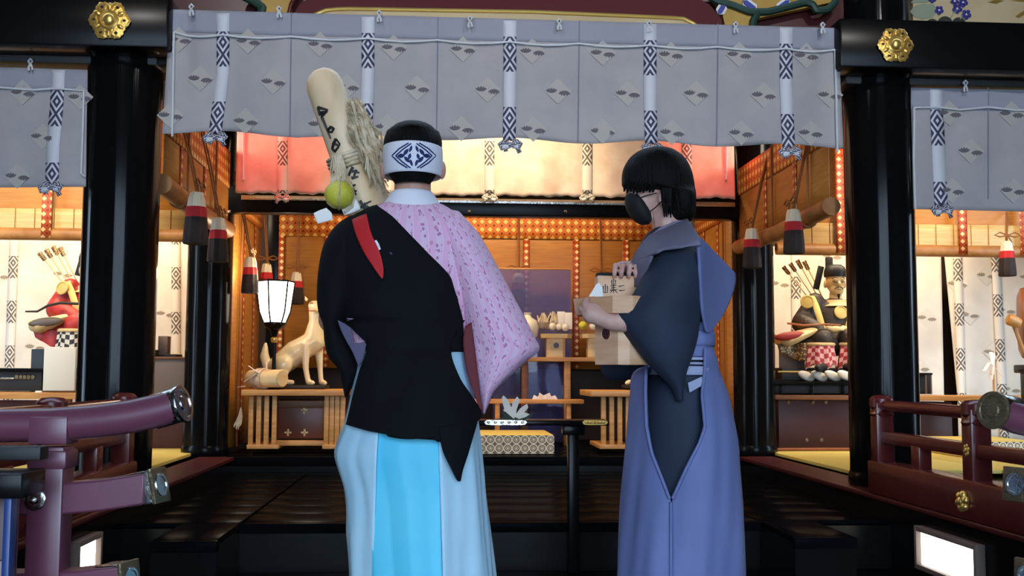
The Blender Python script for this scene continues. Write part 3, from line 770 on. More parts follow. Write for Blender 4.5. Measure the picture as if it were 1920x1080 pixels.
# inner cloth, cream silk under warm and red lamps
def cloth_inner():
    ribs = (530, 724, 918, 1101, 1288)
    def fold(x, y):
        v = (y - 200) / 165
        return .022 * math.sin(x / 27.0 + math.sin(x / 90)) * v + .012 * math.sin(x / 11 + 1) * v * v + .012 * math.sin(y / 9 + x / 7) * max(0, v - .8)
    cl = Cloth((446, 195), (1374, 195), (442, 362), (1378, 372), 7.32, fold)
    t = thing('hanging_cloth', 'cream silk cloth with pale ribbons, lit warm and red, behind the wide cloth', 'curtain', at(910, 370, 7.32))
    cl.sheet(200, 24, 'cloth_cream', t, scal=lambda x: 1.2 * math.sin(x / 9) + 1.0 * math.sin(x / 3.7))
    for i, r in enumerate(ribs):
        ribbon_px(cl, [(r, 200), (r, 290), (r, 362)], 18, 92, t, 'ribbon_warm', .012, .3)
        knot(cl.P(r, 370, .03), .05, t, 'ribbon_warm', 1 if i % 2 else -1)
    MB().tube([cl.P(x, 200, .01) for x in range(446, 1375, 40)], .008, 8).build('cord', 'rope_white', t)
    for xa in (456, 1362):
        MB().tube([cl.P(xa, y, .016) for y in range(205, 345, 12)], .008, 8).build('cord', 'rope_white', t)
cloth_inner()
# inner lintel behind it
t = thing('inner_lintel', 'black lacquered lintel with pale metal strip above the altar blinds', 'beam', at(910, 400, 7.5))
a = at(500, 374, 7.5); b = at(500, 399, 7.5)
MB().box((.34, 7.55, (a.z + b.z) / 2 + .05), (3.75, .12, a.z - b.z + .1), .008).build('board', 'lacquer_flat', t)
zz = at(900, 377, 7.48).z
MB().box((.34, 7.478, zz), (3.5, .02, .035), .004).build('metal_strip', 'silver', t)
for x in (430, 1060, 880, 1250):
    MB().lathe([(.01, 0), (.012, .008), (.003, .014)], at(x, 397, 7.485), 10, (0, -1, 0)).build('nail_cover', 'silver', t)
t = thing('cloth_beam', 'dark beam from which the cream silk cloth hangs', 'beam', at(910, 200, 7.4))
MB().box((.33, 7.43, at(910, 192, 7.4).z + .02), (3.9, .13, .12), .01).build('board', 'lacquer_flat', t)

# =================================================================== BLINDS
def quad_panel(mb, o, U, V, u0, u1, v0, v1, n, th=.004, off=0):
    """rectangle on the plane o + U*u + V*v, raised along n"""
    o = Vector(o); U = Vector(U); V = Vector(V); n = Vector(n)
    P = [[o + U * (u0 + (u1 - u0) * i / 4) + V * (v0 + (v1 - v0) * j / 4) + n * off for i in range(5)] for j in range(5)]
    uv = [[(u0 + (u1 - u0) * i / 4, v0 + (v1 - v0) * j / 4) for i in range(5)] for j in range(5)]
    return mb.grid(P, uv)
def tassel(top, h, parent_label, cord_up, grp='blind tassels', bow=True, lean=0, ydir=(0, -1, 0), anchor=None):
    """white, red and black tassel hanging from top point"""
    top = Vector(top); t = thing('tassel', parent_label, 'tassel', top - Vector((0, 0, h)), grp)
    w = h * .26; ax = Vector((lean, 0, -1)).normalized()
    lob = lambda a, r: 1 + .06 * math.cos(2 * PI * a * 9)
    MB().lathe([(w * .25, 0), (w * .48, h * .02), (w * .58, h * .12), (w * .66, h * .30)], top, 36, ax, lob).build('cap', 'tassel_white', t)
    MB().lathe([(w * .67, h * .29), (w * .72, h * .36), (w * .76, h * .50)], top, 36, ax, lob).build('band', 'tassel_red', t)
    MB().lathe([(w * .76, h * .49), (w * .84, h * .75), (w * .88, h * .97), (w * .80, h * 1.0), (.002, h * .98)], top, 36, ax, lob).build('fringe', 'tassel_black', t)
    mb = MB(); an = Vector(anchor) if anchor else top + Vector((0, 0, cord_up)); mb.tube([top, top.lerp(an, .5) + Vector((0, 0, .02)), an], .006, 6); mb.tube([top + Vector((.01, .008, 0)), top.lerp(an, .5) + Vector((.012, .01, .02)), an + Vector((.012, .012, 0))], .005, 6)
    mb.build('cord', 'cord_brown', t)
    if bow:
        mb = MB(); q = top + Vector((0, 0, .04)); y = Vector(ydir) * .02
        side = Vector((1, 0, 0)) if abs(ydir[1]) > .5 else Vector((0, 1, 0))
        for s in (-1, 1):
            mb.tube([q + y, q + y + side * s * h * .22 + Vector((0, 0, h * .08)), q + y + side * s * h * .38, q + y + side * s * h * .22 - Vector((0, 0, h * .05)), q + y], .006, 6)
        mb.tube([q + y, q + y + side * .03 - Vector((0, 0, h * .2))], .005, 6)
        mb.build('bow', 'cord_brown', t)
    return t
# back blind, behind the altar
YB = 9.16
xa, xb = -1.40, 2.08
z_top = at(900, 394, YB).z; z_bt = at(900, 447, YB).z; z_bot = at(600, 690, YB).z
t = thing('bamboo_blind', 'golden bamboo blind with orange lattice border across the back behind the altar', 'blind', ((xa + xb) / 2, YB, z_bot))
O = (xa, YB, z_top); U = (1, 0, 0); V = (0, 0, -1); n_ = (0, -1, 0); Wd = xb - xa; H = z_top - z_bot
solid(quad_panel(MB(), O, U, V, 0, Wd, 0, H, n_).build('slat_sheet', 'blind', t), .006)
solid(quad_panel(MB(), O, U, V, 0, Wd, 0, z_top - z_bt, n_, off=.012).build('border_band', 'lattice', t), .004)
for k in range(10):
    u = at(521 + 93.1 * k, 480, YB).x - xa
    if u < .02 or u > Wd - .02: continue
    solid(quad_panel(MB(), O, U, V, u - .028, u + .028, z_top - z_bt, H, n_, off=.010).build('border_strip', 'lattice_strip', t), .004)
solid(quad_panel(MB(), O, U, V, 0, .045, z_top - z_bt, H, n_, off=.010).build('border_strip', 'lattice_strip', t), .004)
# tassels on cords before the back blind
for x, y0, y1, lab in ((556, 510, 570, 'white, red and black tassel between the paper lamp and the white fox'),
                       (972, 512, 575, 'white, red and black tassel beside the clear acrylic screen'),
                       (1127, 516, 575, 'white, red and black tassel behind the box held by the masked person')):
    p = at(x, y0, 9.06); h = (y1 - y0) * pxm(9.06)
    tassel(p, h, lab, 0, anchor=(p.x, YB - .02, z_top - .01))
# side blinds: planes along the pillar rows
def side_blind(X, Y0, Y1, zt, zb, zl, roll, label, nx, strips, cords, name='bamboo_blind', tail=0):
    t = thing(name, label, 'blind', (X, (Y0 + Y1) / 2, zl))
    O = (X, Y0, zt); U = (0, 1, 0); V = (0, 0, -1); n = (nx, 0, 0); Wd = Y1 - Y0
    solid(quad_panel(MB(), O, U, V, 0, Wd, 0, zt - zl, n).build('slat_sheet', 'blind', t), .006, 0)
    solid(quad_panel(MB(), O, U, V, 0, Wd, 0, zt - zb, n, off=.010).build('border_band', 'lattice', t), .004, 0)
    for u in strips:
        solid(quad_panel(MB(), O, U, V, u - .028, u + .028, zt - zb, zt - zl, n, off=.008).build('border_strip', 'lattice_strip', t), .004, 0)
    if roll:
        mb = MB().tube([(X, Y0 - .03, zl - .02), (X, Y0 + Wd * .5, zl - .045), (X, Y1 + .03, zl - .03)], roll, 14); mb.build('roller', 'silk_roll', t)
        for yy in (Y0 + .35, Y1 - .4):
            k = MB(); k.lathe([(roll * 1.04, -.02), (roll * 1.08, 0), (roll * 1.04, .02)], (X, yy, zl - .038), 16, (0, 1, 0)); k.build('roller_tie', 'cord_brown', t)
    for u in cords:
        MB().tube([(X + nx * .022, Y0 + u, zt), (X + nx * .022, Y0 + u, zl)], .007, 6).build('cord', 'cord_brown', t)
    return t
# between the front and inner pillars
XE = 2.13; XW = -1.49
zt = atx(1385, 319, XE).z; zb = atx(1385, 368, XE).z; zl = atx(1377, 472, XE).z + .05
side_blind(XE, 5.72, 7.5, zt, zb, zl, .052, 'rolled golden blind with orange border along the bay beside the black-robed statue', -1, (.55, 1.15), (.28, .95))
p = atx(1487, 392, XE - .12); tassel(p, .26, 'white, red and black tassel on the rolled blind, in front of the statue\'s arrows', 0, ydir=(-1, 0, 0), anchor=(XE - .004, p.y, zt - .03))
p = atx(1409, 428, XE - .12); tassel(p, .26, 'white, red and black tassel against the inner pillar beside the masked person', 0, ydir=(-1, 0, 0), anchor=(XE - .004, p.y, zt - .03))
zt2 = 2.42; zb2 = atx(416, 343, XW).z; zl2 = atx(402, 417, XW).z + .04
side_blind(XW, 5.72, 7.42, zt2, zb2, zl2, .055, 'rolled golden blind with orange border along the bay next to the fox altar', 1, (.35, .95), (.45, 1.2))
p = atx(369, 360, XW + .13); tassel(p, .29, 'white, red and black tassel on the rolled blind, higher of two by the inner pillar', 0, ydir=(1, 0, 0), anchor=(XW + .004, p.y, zt2 - .03))
p = atx(410, 408, XW + .13); tassel(p, .27, 'white, red and black tassel against the inner pillar by the fox altar', 0, ydir=(1, 0, 0), anchor=(XW + .004, p.y, zt2 - .03))
# full-length blinds at both sides of the altar
side_blind(-1.52, 7.8, 8.95, 2.36, 2.08, ZH + .03, 0, 'full-length golden blind hanging at the side of the fox altar behind the paper lamp', 1, (.42, .85), (.2,))
p = atx(470, 482, -1.37); tassel(p, .26, 'white, red and black tassel before the full-length golden blind beside the paper lamp', 0, ydir=(1, 0, 0), anchor=(-1.50, p.y, 2.3))
p = at(500, 494, 8.78); tassel(p, .26, 'white, red and black tassel right above the paper lamp', 0, anchor=(-1.50, 8.9, 2.3))
side_blind(2.16, 7.8, 8.95, 2.36, 2.08, ZH + .03, 0, 'full-length golden blind at the side of the altar behind the person with the box', -1, (.42, .85), (.2,))
# blinds at the front of the statue bays, rolled with a pale bamboo strip
def bay_blind(x0, x1, pyt, pyb, pyr, Y, label, strips):
    A = at(x0, pyt, Y); B = at(x1, pyt, Y); zb_ = at(x1 if x0 < 500 else x0, pyb, Y).z; zr = at(x1 if x0 < 500 else x0, pyr, Y).z
    t = thing('bamboo_blind', label, 'blind', ((A.x + B.x) / 2, Y, zb_))
    O = (A.x, Y, A.z + .5); Wd = B.x - A.x; H = A.z + .5 - zb_
    solid(quad_panel(MB(), O, (1, 0, 0), (0, 0, -1), 0, Wd, 0, H, (0, -1, 0)).build('slat_sheet', 'blind', t), .006)
    solid(quad_panel(MB(), O, (1, 0, 0), (0, 0, -1), 0, Wd, H - (zr - zb_), H, (0, -1, 0), off=.02).build('bamboo_roll', 'blind_pale', t), .03, 0)
    MB().tube([(A.x, Y - .03, zb_ + .01), (B.x, Y - .03, zb_ + .01)], .045, 12).build('roller', 'silk_roll', t)
    for sx in strips:
        p = at(sx, pyb, Y); solid(quad_panel(MB(), O, (1, 0, 0), (0, 0, -1), p.x - A.x - .034, p.x - A.x + .034, 0, H + .02, (0, -1, 0), off=.075).build('border_strip', 'lattice_strip', t), .004)
    k = int(Wd / .13); mb = MB()
    for i in range(1, k): mb.tube([(A.x + i * Wd / k, Y - .04, zb_ + .05), (A.x + i * Wd / k, Y - .04, zr)], .0025, 5)
    mb.build('binding_thread', 'cord_brown', t)['kind'] = 'stuff'
    return t
bay_blind(-260, 360, 350, 446, 396, 7.75, 'rolled bamboo blind above the red-robed statue', (93, -140))
bay_blind(1452, 2200, 390, 470, 418, 7.75, 'rolled bamboo blind above the black-robed statue and the drum', (1570, 1797, 1912))
p = at(1887, 452, 7.45); tassel(p, (521 - 452) * pxm(7.45), 'white, red and black tassel hanging in front of the white curtain beside the drum', 0, anchor=at(1887, 398, 7.72))

# =================================================================== STATUE BAYS
def bay_curtain(x0, x1, y0, y1, ribs, cr, label, bx0=0, bx1=0):
    Y = 8.85
    def fold(x, y): return .03 * math.sin(x / 33.0) + .018 * math.sin(x / 14 + 1.3) * (.4 + (y - y0) / (y1 - y0)) + .01 * math.sin(x / 60 + y / 40)
    cl = Cloth((x0, y0), (x1, y0), (x0 + bx0, y1), (x1 + bx1, y1), Y, fold)
    t = thing('white_curtain', label, 'curtain', at((x0 + x1) / 2, y1, Y))
    cl.sheet(max(20, int((x1 - x0) / 5)), 20, 'cloth_white', t)
    for a, b, sk in ribs: ribbon_px(cl, [(a, y0 + 2), ((a + b) / 2, (y0 + y1) / 2), (b, y1 - 2)], 17, 84, t, 'ribbon_warm', .012, sk)
    for x, y in cr: crest(cl, x, y, t, .8, 'print_pale_w', 'print_tan')
    return t
mat('print_pale_w', c(219, 209, 192), .8); mat('print_tan', c(150, 136, 116), .8)
bay_curtain(-240, 372, 440, 830, ((-110, -120, .2), (27, 12, .55), (172, 168, .1), (330, 330, .3)), ((-2, 517), (118, 514), (310, 588), (65, 650), (118, 604)), 'white curtain with grey ribbons behind the red-robed statue')
bay_curtain(1446, 1764, 462, 830, ((1492, 1494, .35), (1640, 1640, .2)), ((1462, 532), (1738, 596), (1725, 690), (1560, 480)), 'white curtain with grey ribbons behind the black-robed statue', 0, 8)
bay_curtain(1769, 2250, 462, 830, ((1795, 1806, .75), (1866, 1884, .95), (1990, 2000, .2)), ((1795, 532), (1850, 516), (1818, 590), (1886, 582), (1862, 660), (1896, 730), (1930, 520)), 'white curtain with grey ribbons behind the drum, beside the dark gap', 34, 0)

def zuijin(cx, base, mats, face, label):
    """seated court-robed guardian statue; pixel layout round (cx, base) at depth Y, 250 px per metre"""
    Y = 8.15; robe, lin, chk = mats; s = pxm(Y)
    X = lambda dx, dy, d=0: at(cx + dx, base + dy, Y + d)
    t = thing('guardian_statue', label, 'statue', X(0, 0))
    # torso with wide round shoulders
    blob([('e', X(0, -92), (.155, .12, .19)), ('c', X(-38, -128), .075, X(-62, -88), .085), ('c', X(38, -128), .075, X(62, -88), .085),
          ('c', X(-60, -90, -.05), .078, X(-30, -72, -.16), .06), ('c', X(60, -90, -.05), .078, X(30, -72, -.16), .06), ('e', X(0, -50), (.20, .15, .10))], .014, 'torso', robe, t, 4)
    # flaring sleeves like open boats
    for sg in (-1, 1):
        P = []; n = 16
        path = [(-28, -82, -.14), (-48, -76, -.16), (-70, -68, -.16), (-92, -60, -.14), (-108, -62, -.12), (-114, -68, -.10)]
        wd = (.035, .06, .085, .095, .075, .03)
        mb = MB()
        for (dx, dy, d), w in zip(path, wd):
            ce = X(-sg * dx, dy, d)
            P.append([ce + Vector((0, math.cos(k * 2 * PI / n) * w * 1.2, math.sin(k * 2 * PI / n) * w * .55 - .02)) for k in range(n)])
        mb.grid(P, cu=True); mb.f.append(tuple(range(len(mb.v) - n, len(mb.v)))); mb.f.append(tuple(range(n))); mb.uv += [None, None]
        sl = mb.build('sleeve', 'trim_cream', t)
        q = MB(); q.ell(X(sg * 84, -64, -.235), (.125, .03, .034), 20, 8, Matrix.Rotation(sg * .12, 3, 'Y')); q.build('sleeve_lining', lin, sl)
        # skirt wings resting on the seat
        mb = MB(); rows = []
        sheet(mb, [[(cx + sg * 40, base - 52), (cx + sg * 80, base - 50), (cx + sg * 108, base - 50)], [(cx + sg * 40, base - 32), (cx + sg * 80, base - 28), (cx + sg * 104, base - 36)], [(cx + sg * 40, base - 16), (cx + sg * 74, base - 18), (cx + sg * 98, base - 34)]],
              lambda x, y: Y - .16 + .03 * math.sin(x / 9), 14, 5)
        w = mb.build('skirt_wing', 'brocade' if robe == 'robe_black' else robe, t); solid(w, .012, 0)
        # knees
        blob([('e', X(sg * 26, -60, -.16), (.09, .10, .085)), ('e', X(sg * 46, -46, -.1), (.10, .1, .07))], .014, 'knee', robe if robe != 'robe_black' else 'robe_black', t, 3)
        mb = MB(); P = []; UV = []
        for j in range(9):
            r = []; u = []
            for i in range(15):
                a = -1.2 + 2.4 * i / 14; rr = .105 + .03 * j / 8 + .008 * math.sin(i * 1.7)
                p = X(sg * 30, -48 + j * 5.4, -.15); r.append(p + Vector((math.sin(a) * rr, -math.cos(a) * rr * .9, -.02 * math.cos(i * .9) * j / 8))); u.append((a * .12 + .4, j * .022))
            P.append(r); UV.append(u)
        mb.grid(P, UV); ck = mb.build('checked_trouser', chk, t); solid(ck, .008, 0)
        MB().tube([X(sg * 30, -48, -.15) + Vector((math.sin(a) * .108, -math.cos(a) * .1, 0)) for a in [-1.2 + 2.4 * i / 14 for i in range(15)]], .013, 8).build('cuff_trim', 'trim_cream', t)
        blob([('c', X(sg * 22, -5, -.26), .035, X(sg * 32, -4, -.34), .03)], .01, 'shoe', 'matte_black', t, 2)
    # head
    H = X(0, -163)
    blob([('e', H + Vector((0, 0, .015)), (.075, .085, .095)), ('e', H + Vector((0, -.03, -.05)), (.055, .055, .055)), ('e', H + Vector((0, -.088, -.015)), (.013, .018, .02)), ('c', H + Vector((0, .0, -.06)), .045, X(0, -128), .05),
          ('e', H + Vector((-.077, .01, -.01)), (.012, .02, .032)), ('e', H + Vector((.077, .01, -.01)), (.012, .02, .032)), ('e', H + Vector((-.03, -.08, .022)), (.022, .01, .008)), ('e', H + Vector((.03, -.08, .022)), (.022, .01, .008)), ('e', H + Vector((0, -.082, -.052)), (.022, .01, .008))], .007, 'head', 'statue_skin', t, 2)
    mb = MB()
    for sg in (-1, 1):
        mb.tube([H + Vector((sg * .014, -.088, .004)), H + Vector((sg * .03, -.089, .0)), H + Vector((sg * .048, -.078, .006))], .0028, 6)
        mb.tube([H + Vector((sg * .014, -.09, .03)), H + Vector((sg * .032, -.088, .036)), H + Vector((sg * .052, -.074, .026))], .003, 6)
        mb.tube([H + Vector((sg * .004, -.094, -.036)), H + Vector((sg * .022, -.086, -.042)), H + Vector((sg * .034, -.074, -.05))], .0032, 6)
    mb.tube([H + Vector((-.018, -.09, -.056)), H + Vector((0, -.094, -.058)), H + Vector((.018, -.09, -.056))], .0022, 6)
    mb.build('face_lines', 'ink', t)
    MB().lathe([(.012, 0), (.010, -.02), (.002, -.05)], H + Vector((0, -.07, -.09)), 8).build('beard', 'ink', t)
    hat = MB().lathe([(.084, 0), (.087, .02), (.085, .045), (.075, .075), (.05, .095), (.002, .10)], H + Vector((0, .0, .048)), 24)
    hat.build('court_hat', 'matte_black', t)
    h2 = MB(); h2.box(H + Vector((-.02, .07, .13)), (.06, .03, .17), .012); h2.box(H + Vector((-.10, .09, .05)), (.05, .015, .19), .006, rot=Matrix.Rotation(.25, 3, 'Y')); h2.build('hat_tail', 'matte_black', t)
    MB().lathe([(.062, -.012), (.085, 0), (.095, -.03), (.12, -.05)], X(0, -131), 24).build('collar', 'trim_cream', t)
    # sash, crests, hands
    MB().tube([X(-44, -138, -.05), X(-36, -120, -.115), X(-28, -95, -.13), X(-24, -80, -.13)], .026, 8, flat=.35).build('shoulder_strap', 'strap_yellow', t)
    MB().tube([X(44, -138, -.05), X(36, -120, -.115), X(28, -95, -.13), X(24, -80, -.13)], .026, 8, flat=.35).build('shoulder_strap', 'strap_yellow', t)
    for dx, dy, r in ((-52, -128, 13), (52, -128, 13), (10, -108, 13)):
        d = -.115 if abs(dx) > 20 else -.135
        k = MB().lathe([(r * s, 0), (r * s, .010), (r * s * .8, .014), (r * s * .75, .010), (r * s * .5, .013), (.002, .013)], X(dx, dy, d + (.025 if abs(dx) > 20 else .02)), 22, (dx * .008, -1, .25)); k.build('round_crest', 'crest_gold', t)
    blob([('e', X(-2, -78, -.19), (.055, .03, .03)), ('c', X(-14, -80, -.2), .016, X(14, -76, -.21), .014), ('c', X(14, -80, -.19), .017, X(34, -74, -.17), .024), ('c', X(-14, -78, -.19), .017, X(-34, -74, -.17), .024)], .007, 'hands', 'statue_skin', t, 2)
    # bow and arrows
    for k in range(4):
        a = X(-38 + k * 7, -120 + k * -1, .10); b = X(-97 + k * 13, -195 - k * 6 + (8 if k == 3 else 0), .14)
        ar = MB().tube([a, b], .005, 6).build('arrow', 'trim_cream', t)
        d = (b - a).normalized(); q = MB()
        for f in range(3):
            nn = Matrix.Rotation(f * 2 * PI / 3, 3, d) @ d.orthogonal().normalized()
            q.prism([b - d * .085, b - d * .075 + nn * .018, b - d * .0 + nn * .022, b - d * .005], d.cross(nn) * .003)
        q.build('fletching', 'brocade', ar)
    if robe == 'robe_red':
        MB().tube([X(-122, -62 - 22, -.22), X(-100, -84, -.24), X(-80, -95, -.24), X(-58, -100, -.24), X(-10, -98, -.24)], [.006, .008, .01, .011, .009], 8).build('bow', 'ink', t)
    else:
        MB().tube([X(-90, -88, -.16), X(-60, -84, -.2), X(-20, -86, -.22), X(10, -84, -.2)], .008, 8).build('bow', 'drum_wood', t)
    return t
zuijin(1566, 694, ('robe_black', 'robe_lining', 'check_red'), None, 'seated guardian statue in black court robe with red-and-pink checked trousers')
zuijin(170, 668, ('robe_red', 'robe_lining_grey', 'check_black'), None, 'seated guardian statue in red court robe with black-and-white checked trousers')

def boxthing(name, label, cat, x0, y0, x1, y1, Y, depth, material, bev=.006, group=None):
    """box whose front face fills the pixel rectangle at depth Y"""
    a = at(x0, (y0 + y1) / 2, Y); b = at(x1, (y0 + y1) / 2, Y); zt_ = at((x0 + x1) / 2, y0, Y).z; zb_ = at((x0 + x1) / 2, y1, Y).z
    return tag(MB().box(((a.x + b.x) / 2, Y + depth / 2, (zt_ + zb_) / 2), (b.x - a.x, depth, zt_ - zb_), bev).build(name, material, loc=((a.x + b.x) / 2, Y + depth / 2, zb_)), label, cat, group)
def partbox(name, x0, y0, x1, y1, Y, depth, material, parent, bev=.004, label=None):
    a = at(x0, (y0 + y1) / 2, Y); b = at(x1, (y0 + y1) / 2, Y); zt_ = at((x0 + x1) / 2, y0, Y).z; zb_ = at((x0 + x1) / 2, y1, Y).z
    return MB().box(((a.x + b.x) / 2, Y + depth / 2, (zt_ + zb_) / 2), (b.x - a.x, depth, zt_ - zb_), bev).build(name, material, parent, label)
# east statue bay furniture
t = thing('statue_plinth', 'black plinth under the black-robed statue', 'plinth', at(1566, 744, 8.0))
partbox('block', 1466, 690, 1668, 738, 8.02, .45, 'matte_black', t); partbox('side_panel', 1462, 655, 1510, 738, 8.2, .02, 'taupe', t)
t = thing('offering_table', 'low black lacquered offering table before the black-robed statue', 'table', at(1530, 744, 7.85))
partbox('top', 1452, 716, 1672, 722, 7.72, .24, 'lacquer_flat', t); partbox('rim', 1452, 712, 1672, 716, 7.93, .02, 'lacquer_flat', t)
for x in (1462, 1520, 1580): partbox('leg', x, 722, x + 5, 740, 7.74, .02, 'lacquer_flat', t)
partbox('apron', 1452, 722, 1672, 738, 7.76, .02, 'matte_black', t)
for k, x in enumerate((1512, 1536, 1561, 1585)):
    yk_ = 7.90 - k * .048; p = at(x, 705 - k * .3, yk_); s = pxm(yk_)
    tag(MB().ell(p, (17 * s, .022, 8.5 * s), 20, 12, Matrix.Rotation(.42, 3, 'Y')).build('rice_cake', 'bone', loc=at(x, 716, yk_)), 'white oval rice cake, %s in the row from the brocade skirt of the black-robed statue' % ('first', 'second', 'third', 'fourth')[k], 'rice cake', 'rice cakes in a row')
tag(MB().box(at(1490, 697, 7.98), (.26, .012, .012), .003).build('offering_rod', 'strap_yellow', loc=at(1490, 698, 7.98)), 'thin yellow rod behind the white rice cakes', 'rod')
t = thing('altar_table', 'wooden altar table with dark red chest front below the black-robed statue', 'table', at(1560, 843, 7.75))
partbox('top', 1452, 741, 1680, 750, 7.70, .9, 'wood_dark', t); partbox('chest', 1460, 750, 1676, 845, 7.78, .7, 'chest_maroon', t)
for x, y in ((1478, 754), (1524, 754), (1548, 754), (1512, 825), (1540, 825)):
    MB().lathe([(.016, 0), (.012, .008), (.002, .01)], at(x, y, 7.78), 10, (0, -1, 0)).build('fitting', 'bronze', t)
tag(MB().tube([(2.36, 7.62, ZH + .034), (2.8, 7.62, ZH + .036), (3.4, 7.62, ZH + .034)], .011, 8).build('floor_rope', 'drum_wood', loc=(2.8, 7.62, ZH + .022)), 'thin dark rope lying along the tatami below the altar table', 'rope')
# drum and stick, paper streamer, black stand, bench
ce = at(1978, 605, 7.35)
t = thing('drum', 'large drum with reddish-brown wooden body standing before the white curtain', 'drum', ce - Vector((0, 0, .36)))
MB().lathe([(.20, -.24), (.25, -.22), (.29, -.1), (.30, 0), (.29, .1), (.25, .22), (.20, .24)], ce, 36, (.9, -.45, 0)).build('barrel', 'drum_wood', t)
MB().lathe([(.265, .0), (.26, .015), (.002, .02)], ce + Vector((.9, -.45, 0)).normalized() * .22, 36, (.9, -.45, 0)).build('skin_head', 'trim_cream', t)
mb = MB(); mb.box(ce - Vector((0, 0, .33)), (.42, .4, .06), .01); mb.box(ce - Vector((-.16, 0, .5)), (.06, .3, .4), .01); mb.box(ce - Vector((.16, 0, .5)), (.06, .3, .4), .01); mb.build('stand', 'lacquer_flat', t)
t = thing('drum_mallet', 'wooden drum mallet with pale round head leaning by the drum', 'mallet', at(1925, 660, 7.2))
p = at(1900, 602, 7.2); d = Vector((-.8, 0, .35)).normalized()
MB().lathe([(.012, -.045), (.034, -.045), (.040, -.02), (.042, .03), (.030, .045), (.002, .05)], p, 16, d).build('head', 'wood', t)
MB().tube([p + Vector((-.005, 0, -.01)), at(1912, 640, 7.2), at(1932, 690, 7.2)], .014, 8).build('handle', 'silk_roll', t)
t = thing('paper_streamer', 'white folded paper streamer hung on a stick before the white curtain', 'paper ornament', at(1862, 740, 8.2))
for pts in ([(1858, 660), (1853, 676), (1862, 684)], [(1862, 662), (1866, 684), (1860, 702)], [(1866, 668), (1878, 688)], [(1855, 680), (1845, 696)], [(1866, 690), (1880, 706)], [(1860, 690), (1858, 712)]):
    a = at(*pts[0], 8.2); b = at(*pts[-1], 8.18); d = b - a
    MB().box((a + b) / 2, (.032, .004, d.length), .001, rot=d.to_track_quat('Z', 'Y').to_matrix()).build('paper_strip', 'paper', t)
MB().tube([at(1861, 658, 8.21), at(1864, 741, 8.21)], .008, 6).build('stick', 'wood', t)
t = thing('lacquer_rack', 'small black rack in front of the white curtain beside the pillar', 'rack', at(1735, 742, 8.3))
partbox('top_bar', 1700, 699, 1749, 703, 8.3, .12, 'lacquer_flat', t); partbox('back', 1702, 703, 1748, 739, 8.4, .02, 'matte_black', t)
for x in (1722, 1736, 1746): partbox('post', x, 703, x + 2, 739, 8.3, .02, 'taupe', t)
t = thing('long_bench', 'long wooden table in front of the white curtain behind the maroon fence', 'table', at(1800, 850, 7.9))
partbox('top', 1704, 743, 2150, 752, 7.9, .45, 'wood', t)
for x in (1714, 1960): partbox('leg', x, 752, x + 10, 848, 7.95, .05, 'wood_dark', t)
partbox('chest', 1722, 754, 1786, 842, 8.1, .3, 'chest_maroon', t)
t = thing('floor_pad', 'thick tatami pad with ring-patterned border behind the maroon fence', 'tatami pad', at(1850, 865, 7.1))
a = at(1806, 847, 7.0); b = at(1960, 847, 7.0)
MB().box(((a.x + b.x) / 2, 7.35, ZH + .075), (b.x - a.x, .7, .10), .005).build('mat', 'tatami', t)
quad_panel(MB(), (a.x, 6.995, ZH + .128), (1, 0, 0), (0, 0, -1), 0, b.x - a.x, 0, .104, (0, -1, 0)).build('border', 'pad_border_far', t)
# west statue bay furniture
t = thing('statue_plinth', 'black plinth under the red-robed statue', 'plinth', at(170, 744, 8.0))
partbox('block', 57, 655, 290, 742, 8.1, .4, 'matte_black', t)
partbox('block', 296, 630, 314, 668, 8.2, .1, 'taupe', t); partbox('block', 296, 664, 330, 672, 8.15, .2, 'matte_black', t)
t = thing('offering_table', 'low black lacquered table with faint pattern before the red-robed statue', 'table', at(40, 738, 7.8))
partbox('top', -160, 690, 82, 696, 7.75, .3, 'lacquer_flat', t); partbox('body', -150, 696, 78, 733, 7.80, .25, 'matte_black', t)
partbox('rail', -160, 707, 26, 711, 7.78, .015, 'silver', t)
mb = MB()
for k in range(5): mb.lathe([(.020, 0), (.016, .006), (.013, .002)], at(31 + k * 7.5, 707, 7.795), 12, (0, -1, 0))
mb.build('pattern', 'bronze', t)
boxthing('white_box', 'plain white box standing before the red-robed statue', 'box', 81, 651, 141, 733, 7.57, .18, 'white_panel')
t = thing('shelf_table', 'brown wooden table carrying the white box before the red-robed statue', 'table', at(20, 850, 7.6))
partbox('top', -200, 736, 150, 748, 7.55, .55, 'wood', t)
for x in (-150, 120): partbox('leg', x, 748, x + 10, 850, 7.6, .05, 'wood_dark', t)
partbox('front_panel', -140, 750, 120, 845, 7.7, .02, 'chest_maroon', t)
tag(MB().box(at(73, 735, 7.58) + Vector((0, 0, .0)), (.045, .03, .018), .006).build('porcelain_rest', 'porcelain', loc=at(73, 737, 7.58)), 'tiny white porcelain piece on the table edge beside the white box', 'dish')
t = thing('taupe_screen', 'low taupe screen between the two black pillars, under the white curtain', 'screen', at(318, 748, 7.9))
partbox('panel', 284, 672, 352, 748, 7.9, .03, 'taupe', t); partbox('rail', 284, 669, 352, 673, 7.88, .06, 'wood_dark', t)
partbox('lower_panel', 284, 748, 352, 848, 7.92, .02, 'chest_maroon', t)

